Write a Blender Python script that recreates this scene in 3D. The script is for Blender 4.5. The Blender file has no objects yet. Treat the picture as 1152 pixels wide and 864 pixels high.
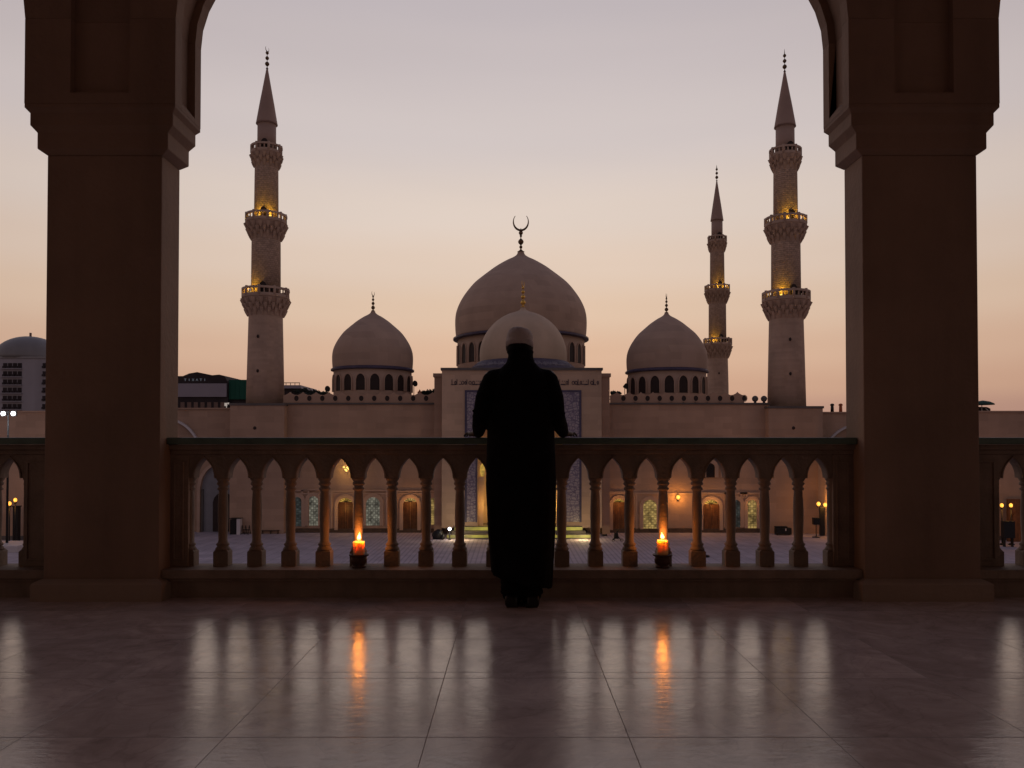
import bpy, bmesh, math, random
from mathutils import Vector, Matrix
R = math.radians
PI = math.pi
random.seed(7)
sc = bpy.context.scene
C = sc.collection

# ------------------------------------------------------------------ camera
TH = R(1.0)
F = 900.0
PY = 500 - F * math.tan(TH)
def P(px, py, d):
    """world point standing at depth y = d that the 1152x864 photo shows at (px, py)"""
    u = (px - 576) / F; v = (PY - py) / F
    dx, dy, dz = u, math.cos(TH) - v * math.sin(TH), math.sin(TH) + v * math.cos(TH)
    s = d / dy
    return Vector((dx * s, d, 1.0 + dz * s))
def X(px, d, py=500): return P(px, py, d).x
def Z(py, d): return P(576, py, d).z
cam = bpy.data.cameras.new('camera'); co = bpy.data.objects.new('camera', cam); C.objects.link(co)
co.location = (0, 0, 1.0); co.rotation_euler = (R(90) + TH, 0, 0)
cam.sensor_width = 36; cam.lens = 36 * F / 1152; cam.shift_y = (PY - 432) / 1152
cam.clip_start = 0.05; cam.clip_end = 6000
sc.camera = co
GZ = -10.55                        # courtyard level

# ------------------------------------------------------------------ materials
def lin(c):
    return tuple(((v / 255) / 12.92 if v / 255 <= .04045 else ((v / 255 + .055) / 1.055) ** 2.4) for v in c)
def new_mat(name):
    m = bpy.data.materials.new(name); m.use_nodes = True
    nt = m.node_tree; b = nt.nodes['Principled BSDF']
    return m, nt, b
def stone(name, col, rough=.8, var=.18, scale=1.2, bump=.15, fine=20, brick=None, bbump=.3, streak=0.0, spec=.3):
    m, nt, b = new_mat(name); N = nt.nodes; L = nt.links
    tc = N.new('ShaderNodeTexCoord')
    n1 = N.new('ShaderNodeTexNoise'); n1.inputs['Scale'].default_value = scale; n1.inputs['Detail'].default_value = 8
    n1.inputs['Roughness'].default_value = .6
    L.new(tc.outputs['Object'], n1.inputs['Vector'])
    cr = N.new('ShaderNodeValToRGB')
    cr.color_ramp.elements[0].position = .3; cr.color_ramp.elements[1].position = .7
    lo = [c * (1 - var) for c in col]; hi = [min(1, c * (1 + var)) for c in col]
    cr.color_ramp.elements[0].color = (*lo, 1); cr.color_ramp.elements[1].color = (*hi, 1)
    L.new(n1.outputs['Fac'], cr.inputs['Fac'])
    out = cr.outputs['Color']
    if streak:
        mp = N.new('ShaderNodeMapping'); mp.inputs['Scale'].default_value = (1.3, 1.3, .12)
        L.new(tc.outputs['Object'], mp.inputs['Vector'])
        n3 = N.new('ShaderNodeTexNoise'); n3.inputs['Scale'].default_value = scale * 1.5; n3.inputs['Detail'].default_value = 6
        L.new(mp.outputs['Vector'], n3.inputs['Vector'])
        r3 = N.new('ShaderNodeMapRange'); r3.inputs['From Min'].default_value = .35; r3.inputs['From Max'].default_value = .7
        r3.inputs['To Min'].default_value = 1; r3.inputs['To Max'].default_value = 1 - streak
        L.new(n3.outputs['Fac'], r3.inputs['Value'])
        mx = N.new('ShaderNodeMix'); mx.data_type = 'RGBA'; mx.blend_type = 'MULTIPLY'; mx.inputs['Factor'].default_value = 1
        L.new(out, mx.inputs['A']); L.new(r3.outputs['Result'], mx.inputs['B']); out = mx.outputs['Result']
    n2 = N.new('ShaderNodeTexNoise'); n2.inputs['Scale'].default_value = fine; n2.inputs['Detail'].default_value = 5
    L.new(tc.outputs['Object'], n2.inputs['Vector'])
    bp = N.new('ShaderNodeBump'); bp.inputs['Strength'].default_value = bump; bp.inputs['Distance'].default_value = .02 if not brick else .1
    L.new(n2.outputs['Fac'], bp.inputs['Height'])
    if brick:
        bw, bh, ms, dark = brick
        sx = N.new('ShaderNodeSeparateXYZ'); L.new(tc.outputs['Object'], sx.inputs[0])
        ad = N.new('ShaderNodeMath'); ad.operation = 'ADD'; L.new(sx.outputs[0], ad.inputs[0]); L.new(sx.outputs[1], ad.inputs[1])
        cx = N.new('ShaderNodeCombineXYZ'); L.new(ad.outputs[0], cx.inputs[0]); L.new(sx.outputs[2], cx.inputs[1])
        bt = N.new('ShaderNodeTexBrick'); bt.inputs['Scale'].default_value = 1
        bt.inputs['Brick Width'].default_value = bw; bt.inputs['Row Height'].default_value = bh; bt.inputs['Mortar Size'].default_value = ms
        bt.inputs['Mortar Smooth'].default_value = .3; bt.inputs['Bias'].default_value = 0
        bt.inputs['Color1'].default_value = (1, 1, 1, 1); bt.inputs['Color2'].default_value = (.86, .86, .86, 1)
        bt.inputs['Mortar'].default_value = (dark, dark, dark, 1)
        L.new(cx.outputs[0], bt.inputs['Vector'])
        mx = N.new('ShaderNodeMix'); mx.data_type = 'RGBA'; mx.blend_type = 'MULTIPLY'; mx.inputs['Factor'].default_value = 1
        L.new(out, mx.inputs['A']); L.new(bt.outputs['Color'], mx.inputs['B']); out = mx.outputs['Result']
        b2 = N.new('ShaderNodeBump'); b2.invert = True; b2.inputs['Strength'].default_value = bbump; b2.inputs['Distance'].default_value = .05
        L.new(bt.outputs['Fac'], b2.inputs['Height']); L.new(bp.outputs['Normal'], b2.inputs['Normal'])
        L.new(b2.outputs['Normal'], b.inputs['Normal'])
    else:
        L.new(bp.outputs['Normal'], b.inputs['Normal'])
    L.new(out, b.inputs['Base Color'])
    b.inputs['Roughness'].default_value = rough; b.inputs['Specular IOR Level'].default_value = spec
    return m
def metal(name, col, rough=.4, met=1.0):
    m = stone(name, col, rough, .15, 6, .05, 60); m.node_tree.nodes['Principled BSDF'].inputs['Metallic'].default_value = met
    return m
def glow(name, col, s, tex=0):
    m, nt, b = new_mat(name); N = nt.nodes; L = nt.links
    b.inputs['Base Color'].default_value = (.05, .05, .05, 1)
    b.inputs['Emission Color'].default_value = (*col, 1); b.inputs['Emission Strength'].default_value = s
    if tex:
        tc = N.new('ShaderNodeTexCoord'); n = N.new('ShaderNodeTexNoise'); n.inputs['Scale'].default_value = tex; n.inputs['Detail'].default_value = 4
        L.new(tc.outputs['Object'], n.inputs['Vector'])
        r = N.new('ShaderNodeMapRange'); r.inputs['From Min'].default_value = .35; r.inputs['From Max'].default_value = .65
        r.inputs['To Min'].default_value = s * .35; r.inputs['To Max'].default_value = s * 1.5
        L.new(n.outputs['Fac'], r.inputs['Value']); L.new(r.outputs['Result'], b.inputs['Emission Strength'])
    return m

M = {}
WALL = (.53, .355, .26)
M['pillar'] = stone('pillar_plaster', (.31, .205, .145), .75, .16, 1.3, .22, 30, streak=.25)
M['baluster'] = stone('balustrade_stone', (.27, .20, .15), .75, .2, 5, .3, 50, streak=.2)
M['rail'] = stone('rail_green_stone', (.10, .15, .12), .28, .25, 6, .05, 80)
M['wall'] = stone('mosque_wall', WALL, .85, .13, .12, .3, 3, brick=(2.4, .8, .02, .93), streak=.2)
M['portal'] = stone('portal_stone', (.60, .425, .31), .8, .10, .15, .3, 3, brick=(2.0, .7, .02, .95), streak=.12)
M['trim'] = stone('stone_trim', (.50, .35, .27), .8, .12, .5, .3, 4)
M['cornice'] = stone('dark_cornice', (.13, .115, .11), .7, .2, .5, .3, 4)
M['dome'] = stone('dome_plaster', (.54, .385, .30), .8, .09, .18, .2, 2.5, brick=(3.0, 1.0, .02, .97), streak=.12)
M['dome_small'] = stone('small_dome_plaster', (.60, .45, .33), .75, .09, .25, .2, 2.5, streak=.1)
M['minaret'] = stone('minaret_stone', (.54, .385, .30), .85, .13, .3, .3, 3, brick=(.9, .35, .02, .93), streak=.15)
M['carved'] = stone('carved_brick', (.56, .40, .31), .9, .25, 2.5, .8, 4, brick=(.5, .27, .045, .72), bbump=1.0)
M['spire'] = stone('spire_plaster', (.38, .265, .22), .7, .1, .3, .2, 3)
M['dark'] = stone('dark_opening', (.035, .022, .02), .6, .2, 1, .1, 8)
M['skirt'] = stone('violet_skirt', (.10, .085, .13), .6, .25, 1.5, .1, 8)
M['navy'] = stone('navy_band', (.08, .07, .125), .5, .25, 1.5, .1, 8)
M['bronze'] = metal('bronze', (.16, .10, .06), .45)
M['gold'] = metal('gilt', (.75, .45, .10), .35)
M['black'] = stone('black_plastic', (.012, .012, .014), .5, .2, 3, .05, 30)
M['blackmetal'] = metal('black_metal', (.03, .028, .028), .5, .6)
M['grey'] = stone('grey_panel', (.35, .34, .36), .7, .1, 1, .1, 8)
M['wood'] = stone('dark_wood', (.13, .055, .022), .5, .3, 2.5, .3, 10, streak=.5)
M['woodr'] = stone('orange_wood', (.20, .08, .03), .5, .25, 2.5, .3, 10, streak=.5)
M['bench'] = stone('bench_wood', (.10, .065, .045), .6, .3, 2, .3, 10)
M['plaster_in'] = stone('grey_blue_plaster', (.24, .24, .27), .8, .12, .5, .2, 6)
M['white'] = stone('pale_marble', (.62, .58, .60), .45, .08, .6, .1, 8)
M['robe'] = stone('black_cloth', (.008, .0072, .0085), .95, .3, 8, .5, 120, spec=.05)
M['cap'] = stone('knit_cap', (.60, .52, .50), .95, .12, 30, .6, 180, spec=.1)
M['skin'] = stone('skin', (.07, .035, .022), .55, .1, 10, .1, 120)
M['hair'] = stone('black_hair', (.008, .006, .006), .8, .3, 60, .6, 260, spec=.1)
M['shoe'] = stone('black_leather', (.01, .009, .009), .35, .2, 10, .1, 90)
M['clay'] = stone('clay_holder', (.075, .032, .022), .55, .25, 25, .2, 90)
M['wick'] = stone('wick', (.02, .015, .01), .9, .2, 50, .1, 90)
M['cityw'] = stone('city_white', (.42, .40, .46), .8, .1, .1, .1, 1, streak=.2)
M['citydome'] = stone('city_dome', (.24, .23, .24), .5, .1, .15, .1, 1)
M['citydark'] = stone('city_dark', (.045, .035, .04), .8, .3, .2, .1, 1)
M['citypanel'] = stone('city_panel', (.33, .31, .38), .7, .1, .1, .1, 1)
M['citygreen'] = stone('city_green', (.012, .10, .07), .7, .2, .1, .1, 1)
M['citybrown'] = stone('city_brown', (.22, .15, .13), .8, .2, .2, .1, 1)
M['leaf'] = stone('dark_leaves', (.03, .04, .03), .8, .4, .8, .2, 6)
M['orangecloth'] = stone('orange_paint', (.45, .12, .05), .7, .1, 1, .1, 8)
M['tealcloth'] = stone('teal_cloth', (.03, .075, .065), .8, .15, 1, .1, 8)
M['ink'] = stone('dark_lettering', (.06, .045, .06), .8, .1, 1, .1, 8)
M['inkpale'] = stone('pale_lettering', (.34, .31, .36), .7, .1, 1, .1, 8)
M['glowy'] = glow('lit_window_yellow', (1, .66, .20), .30, 1.2)
M['glowp'] = glow('lit_window_pale', (1, .96, .74), .13, 1.2)
M['glowdoor'] = glow('lit_fanlight', (1, .60, .10), .42, 2)
M['glowdim'] = glow('dim_window', (.6, .75, .7), .035, 1.2)
M['lampy'] = glow('yellow_lamp', (1, .62, .14), 1.6)
M['lampo'] = glow('orange_lamp', (1, .40, .05), 1.9)
M['lampw'] = glow('white_lamp', (.92, .95, 1), 8)
M['stepglow'] = glow('added_riser_glow', (1, .84, .12), .30, .5)  # emission stands in for yellow light falling on the step risers
M['signglow'] = glow('sign_letters', (.8, .85, 1), .09)

def tile_mat():
    m, nt, b = new_mat('blue_mosaic'); N = nt.nodes; L = nt.links
    tc = N.new('ShaderNodeTexCoord')
    v = N.new('ShaderNodeTexVoronoi'); v.inputs['Scale'].default_value = 2.2; v.feature = 'DISTANCE_TO_EDGE'
    mp = N.new('ShaderNodeMapping'); mp.inputs['Scale'].default_value = (1, 0, 1); L.new(tc.outputs['Object'], mp.inputs['Vector'])
    L.new(mp.outputs[0], v.inputs['Vector'])
    w = N.new('ShaderNodeTexWave'); w.wave_type = 'RINGS'; w.inputs['Scale'].default_value = .8; w.inputs['Distortion'].default_value = 9
    L.new(mp.outputs[0], w.inputs['Vector'])
    cr = N.new('ShaderNodeValToRGB'); cr.color_ramp.elements[0].position = .04; cr.color_ramp.elements[1].position = .12
    cr.color_ramp.elements[0].color = (.18, .155, .235, 1); cr.color_ramp.elements[1].color = (.37, .335, .37, 1)
    L.new(v.outputs['Distance'], cr.inputs['Fac'])
    c2 = N.new('ShaderNodeValToRGB'); c2.color_ramp.elements[0].color = (.72, .68, .8, 1); c2.color_ramp.elements[1].color = (1, 1, 1, 1)
    L.new(w.outputs['Fac'], c2.inputs['Fac'])
    mx = N.new('ShaderNodeMix'); mx.data_type = 'RGBA'; mx.blend_type = 'MULTIPLY'; mx.inputs['Factor'].default_value = 1
    L.new(cr.outputs[0], mx.inputs['A']); L.new(c2.outputs[0], mx.inputs['B']); L.new(mx.outputs['Result'], b.inputs['Base Color'])
    b.inputs['Roughness'].default_value = .35
    return m
M['mosaic'] = tile_mat()

def floor_mat():
    m, nt, b = new_mat('polished_marble_floor'); N = nt.nodes; L = nt.links
    tc = N.new('ShaderNodeTexCoord'); sx = N.new('ShaderNodeSeparateXYZ'); L.new(tc.outputs['Object'], sx.inputs[0])
    def grid(sock, off, pitch, half):
        a = N.new('ShaderNodeMath'); a.operation = 'SUBTRACT'; L.new(sock, a.inputs[0]); a.inputs[1].default_value = off - pitch / 2
        f = N.new('ShaderNodeMath'); f.operation = 'FLOORED_MODULO'; L.new(a.outputs[0], f.inputs[0]); f.inputs[1].default_value = pitch
        s = N.new('ShaderNodeMath'); s.operation = 'SUBTRACT'; L.new(f.outputs[0], s.inputs[0]); s.inputs[1].default_value = pitch / 2
        ab = N.new('ShaderNodeMath'); ab.operation = 'ABSOLUTE'; L.new(s.outputs[0], ab.inputs[0])
        r = N.new('ShaderNodeMapRange'); r.inputs['From Min'].default_value = half * .6; r.inputs['From Max'].default_value = half * 1.5
        r.inputs['To Min'].default_value = 1; r.inputs['To Max'].default_value = 0
        L.new(ab.outputs[0], r.inputs['Value']); return r.outputs['Result']
    gx = grid(sx.outputs[0], -.291, .69, .0013); gy = grid(sx.outputs[1], 2.75, .69, .0022); gy2 = grid(sx.outputs[1], 3.53, 1.38, .002)
    m1 = N.new('ShaderNodeMath'); m1.operation = 'MAXIMUM'; L.new(gx, m1.inputs[0]); L.new(gy, m1.inputs[1])
    m2 = N.new('ShaderNodeMath'); m2.operation = 'MAXIMUM'; L.new(m1.outputs[0], m2.inputs[0]); L.new(gy2, m2.inputs[1])
    # per-tile tint
    def cell(sock, off):
        a = N.new('ShaderNodeMath'); a.operation = 'SUBTRACT'; L.new(sock, a.inputs[0]); a.inputs[1].default_value = off
        d = N.new('ShaderNodeMath'); d.operation = 'DIVIDE'; L.new(a.outputs[0], d.inputs[0]); d.inputs[1].default_value = .69
        f = N.new('ShaderNodeMath'); f.operation = 'FLOOR'; L.new(d.outputs[0], f.inputs[0]); return f.outputs[0]
    cx = N.new('ShaderNodeCombineXYZ'); L.new(cell(sx.outputs[0], -.291), cx.inputs[0]); L.new(cell(sx.outputs[1], 2.75), cx.inputs[1])
    wn = N.new('ShaderNodeTexWhiteNoise'); L.new(cx.outputs[0], wn.inputs['Vector'])
    ofs = N.new('ShaderNodeVectorMath'); ofs.operation = 'MULTIPLY_ADD'; L.new(wn.outputs['Color'], ofs.inputs[0]); ofs.inputs[1].default_value = (7, 7, 7); L.new(tc.outputs['Object'], ofs.inputs[2])
    n1 = N.new('ShaderNodeTexNoise'); n1.inputs['Scale'].default_value = 2.6; n1.inputs['Detail'].default_value = 10; n1.inputs['Roughness'].default_value = .65; n1.inputs['Distortion'].default_value = 1.6
    L.new(ofs.outputs[0], n1.inputs['Vector'])
    cr = N.new('ShaderNodeValToRGB'); e = cr.color_ramp.elements
    e[0].position = .3; e[0].color = (.42, .335, .31, 1); e[1].position = .68; e[1].color = (.70, .57, .53, 1)
    x = e.new(.5); x.color = (.56, .45, .42, 1)
    L.new(n1.outputs['Fac'], cr.inputs['Fac'])
    # veins
    n4 = N.new('ShaderNodeTexNoise'); n4.inputs['Scale'].default_value = 1.7; n4.inputs['Detail'].default_value = 6; n4.inputs['Distortion'].default_value = 2.5
    L.new(ofs.outputs[0], n4.inputs['Vector'])
    vs = N.new('ShaderNodeMath'); vs.operation = 'SUBTRACT'; L.new(n4.outputs['Fac'], vs.inputs[0]); vs.inputs[1].default_value = .5
    va = N.new('ShaderNodeMath'); va.operation = 'ABSOLUTE'; L.new(vs.outputs[0], va.inputs[0])
    vr = N.new('ShaderNodeMapRange'); vr.inputs['From Min'].default_value = 0; vr.inputs['From Max'].default_value = .02; vr.inputs['To Min'].default_value = .85; vr.inputs['To Max'].default_value = 1
    L.new(va.outputs[0], vr.inputs['Value'])
    mv = N.new('ShaderNodeMix'); mv.data_type = 'RGBA'; mv.blend_type = 'MULTIPLY'; mv.inputs['Factor'].default_value = 1
    L.new(cr.outputs[0], mv.inputs['A']); L.new(vr.outputs['Result'], mv.inputs['B'])
    tv = N.new('ShaderNodeMapRange'); tv.inputs['To Min'].default_value = .86; tv.inputs['To Max'].default_value = 1.1; L.new(wn.outputs['Value'], tv.inputs['Value'])
    mt = N.new('ShaderNodeMix'); mt.data_type = 'RGBA'; mt.blend_type = 'MULTIPLY'; mt.inputs['Factor'].default_value = 1
    L.new(mv.outputs['Result'], mt.inputs['A']); L.new(tv.outputs['Result'], mt.inputs['B'])
    mg = N.new('ShaderNodeMix'); mg.data_type = 'RGBA'; L.new(m2.outputs[0], mg.inputs['Factor']); L.new(mt.outputs['Result'], mg.inputs['A']); mg.inputs['B'].default_value = (.14, .11, .10, 1)
    L.new(mg.outputs['Result'], b.inputs['Base Color'])
    # gloss: worn polish
    n3 = N.new('ShaderNodeTexNoise'); n3.inputs['Scale'].default_value = 5; n3.inputs['Detail'].default_value = 9; n3.inputs['Roughness'].default_value = .7
    L.new(tc.outputs['Object'], n3.inputs['Vector'])
    rr = N.new('ShaderNodeMapRange'); rr.inputs['From Min'].default_value = .3; rr.inputs['From Max'].default_value = .7; rr.inputs['To Min'].default_value = .09; rr.inputs['To Max'].default_value = .24
    L.new(n3.outputs['Fac'], rr.inputs['Value'])
    ra = N.new('ShaderNodeMath'); ra.operation = 'MAXIMUM'; L.new(rr.outputs['Result'], ra.inputs[0])
    rg = N.new('ShaderNodeMath'); rg.operation = 'MULTIPLY'; L.new(m2.outputs[0], rg.inputs[0]); rg.inputs[1].default_value = .8; L.new(rg.outputs[0], ra.inputs[1])
    L.new(ra.outputs[0], b.inputs['Roughness'])
    bn = N.new('ShaderNodeTexNoise'); bn.inputs['Scale'].default_value = 20; bn.inputs['Detail'].default_value = 8; bn.inputs['Roughness'].default_value = .62
    mp = N.new('ShaderNodeMapping'); mp.inputs['Scale'].default_value = (.7, 1.6, 1); L.new(tc.outputs['Object'], mp.inputs['Vector']); L.new(mp.outputs[0], bn.inputs['Vector'])
    bp = N.new('ShaderNodeBump'); bp.inputs['Strength'].default_value = .16; bp.inputs['Distance'].default_value = .008; L.new(bn.outputs['Fac'], bp.inputs['Height'])
    bg = N.new('ShaderNodeBump'); bg.invert = True; bg.inputs['Strength'].default_value = .5; bg.inputs['Distance'].default_value = .002; L.new(m2.outputs[0], bg.inputs['Height']); L.new(bp.outputs[0], bg.inputs['Normal'])
    L.new(bg.outputs[0], b.inputs['Normal'])
    b.inputs['IOR'].default_value = 1.9; b.inputs['Specular Tint'].default_value = (1, .94, .87, 1)
    return m
M['floor'] = floor_mat()
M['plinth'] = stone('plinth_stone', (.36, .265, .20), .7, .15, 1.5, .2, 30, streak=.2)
M['inner'] = stone('gallery_plaster', (.58, .46, .39), .8, .08, .8, .1, 20)

def court_mat():
    m, nt, b = new_mat('courtyard_paving'); N = nt.nodes; L = nt.links
    tc = N.new('ShaderNodeTexCoord'); sx = N.new('ShaderNodeSeparateXYZ'); L.new(tc.outputs['Object'], sx.inputs[0])
    bt = N.new('ShaderNodeTexBrick'); bt.inputs['Scale'].default_value = 1; bt.offset = 0; bt.inputs['Brick Width'].default_value = 1.2; bt.inputs['Row Height'].default_value = 1.2
    bt.inputs['Mortar Size'].default_value = .03; bt.inputs['Color1'].default_value = (.54, .47, .52, 1); bt.inputs['Color2'].default_value = (.47, .41, .46, 1); bt.inputs['Mortar'].default_value = (.3, .26, .3, 1)
    L.new(tc.outputs['Object'], bt.inputs['Vector'])
    # mat of long prayer rows, running away from the gallery
    wv = N.new('ShaderNodeMath'); wv.operation = 'FLOORED_MODULO'; L.new(sx.outputs[0], wv.inputs[0]); wv.inputs[1].default_value = .5
    st = N.new('ShaderNodeMapRange'); st.inputs['From Min'].default_value = .30; st.inputs['From Max'].default_value = .42
    st.inputs['To Min'].default_value = 0; st.inputs['To Max'].default_value = 1; L.new(wv.outputs[0], st.inputs['Value'])
    nz = N.new('ShaderNodeTexNoise'); nz.inputs['Scale'].default_value = .5; nz.inputs['Detail'].default_value = 5; L.new(tc.outputs['Object'], nz.inputs['Vector'])
    c1 = N.new('ShaderNodeMix'); c1.data_type = 'RGBA'; c1.inputs['A'].default_value = (.56, .48, .53, 1); c1.inputs['B'].default_value = (.40, .34, .39, 1)
    L.new(st.outputs['Result'], c1.inputs['Factor'])
    sh = N.new('ShaderNodeMath'); sh.operation = 'SUBTRACT'; L.new(sx.outputs[0], sh.inputs[0]); sh.inputs[1].default_value = .5
    ab = N.new('ShaderNodeMath'); ab.operation = 'ABSOLUTE'; L.new(sh.outputs[0], ab.inputs[0])
    n2 = N.new('ShaderNodeMath'); n2.operation = 'MULTIPLY_ADD'; L.new(nz.outputs['Fac'], n2.inputs[0]); n2.inputs[1].default_value = 5; L.new(ab.outputs[0], n2.inputs[2])
    rg = N.new('ShaderNodeMapRange'); rg.inputs['From Min'].default_value = 19; rg.inputs['From Max'].default_value = 20.5; rg.inputs['To Min'].default_value = 1; rg.inputs['To Max'].default_value = 0
    L.new(n2.outputs[0], rg.inputs['Value'])
    mx = N.new('ShaderNodeMix'); mx.data_type = 'RGBA'; L.new(rg.outputs['Result'], mx.inputs['Factor']); L.new(bt.outputs['Color'], mx.inputs['A']); L.new(c1.outputs['Result'], mx.inputs['B'])
    r2 = N.new('ShaderNodeMapRange'); r2.inputs['From Min'].default_value = .3; r2.inputs['From Max'].default_value = .7; r2.inputs['To Min'].default_value = .82; r2.inputs['To Max'].default_value = 1.1; L.new(nz.outputs['Fac'], r2.inputs['Value'])
    m3 = N.new('ShaderNodeMix'); m3.data_type = 'RGBA'; m3.blend_type = 'MULTIPLY'; m3.inputs['Factor'].default_value = 1
    L.new(mx.outputs['Result'], m3.inputs['A']); L.new(r2.outputs['Result'], m3.inputs['B']); L.new(m3.outputs['Result'], b.inputs['Base Color'])
    b.inputs['Roughness'].default_value = .75; b.inputs['Specular IOR Level'].default_value = .15
    return m
M['court'] = court_mat()
M['ground'] = stone('dusty_ground', (.28, .22, .18), .9, .2, .02, .2, .5)

def flame_mat():
    m = bpy.data.materials.new('candle_flame'); m.use_nodes = True; nt = m.node_tree; N = nt.nodes; L = nt.links
    for n in list(N): N.remove(n)
    o = N.new('ShaderNodeOutputMaterial'); a = N.new('ShaderNodeAddShader'); t = N.new('ShaderNodeBsdfTransparent'); e = N.new('ShaderNodeEmission')
    tc = N.new('ShaderNodeTexCoord'); sx = N.new('ShaderNodeSeparateXYZ'); L.new(tc.outputs['Generated'], sx.inputs[0])
    cr = N.new('ShaderNodeValToRGB'); cr.color_ramp.elements[0].color = (1, .25, .03, 1); cr.color_ramp.elements[1].color = (1, .42, .06, 1)
    x = cr.color_ramp.elements.new(.4); x.color = (1, .75, .28, 1)
    L.new(sx.outputs[2], cr.inputs[0]); L.new(cr.outputs[0], e.inputs[0]); e.inputs[1].default_value = 2.2
    L.new(t.outputs[0], a.inputs[0]); L.new(e.outputs[0], a.inputs[1]); L.new(a.outputs[0], o.inputs[0])
    return m
M['flame'] = flame_mat()
def wax_mat():
    m, nt, b = new_mat('candle_wax')
    b.inputs['Base Color'].default_value = (.95, .55, .24, 1); b.inputs['Subsurface Weight'].default_value = 1
    b.inputs['Subsurface Radius'].default_value = (1, .75, .45); b.inputs['Subsurface Scale'].default_value = .09; b.inputs['Roughness'].default_value = .5
    return m
M['wax'] = wax_mat()

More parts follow.
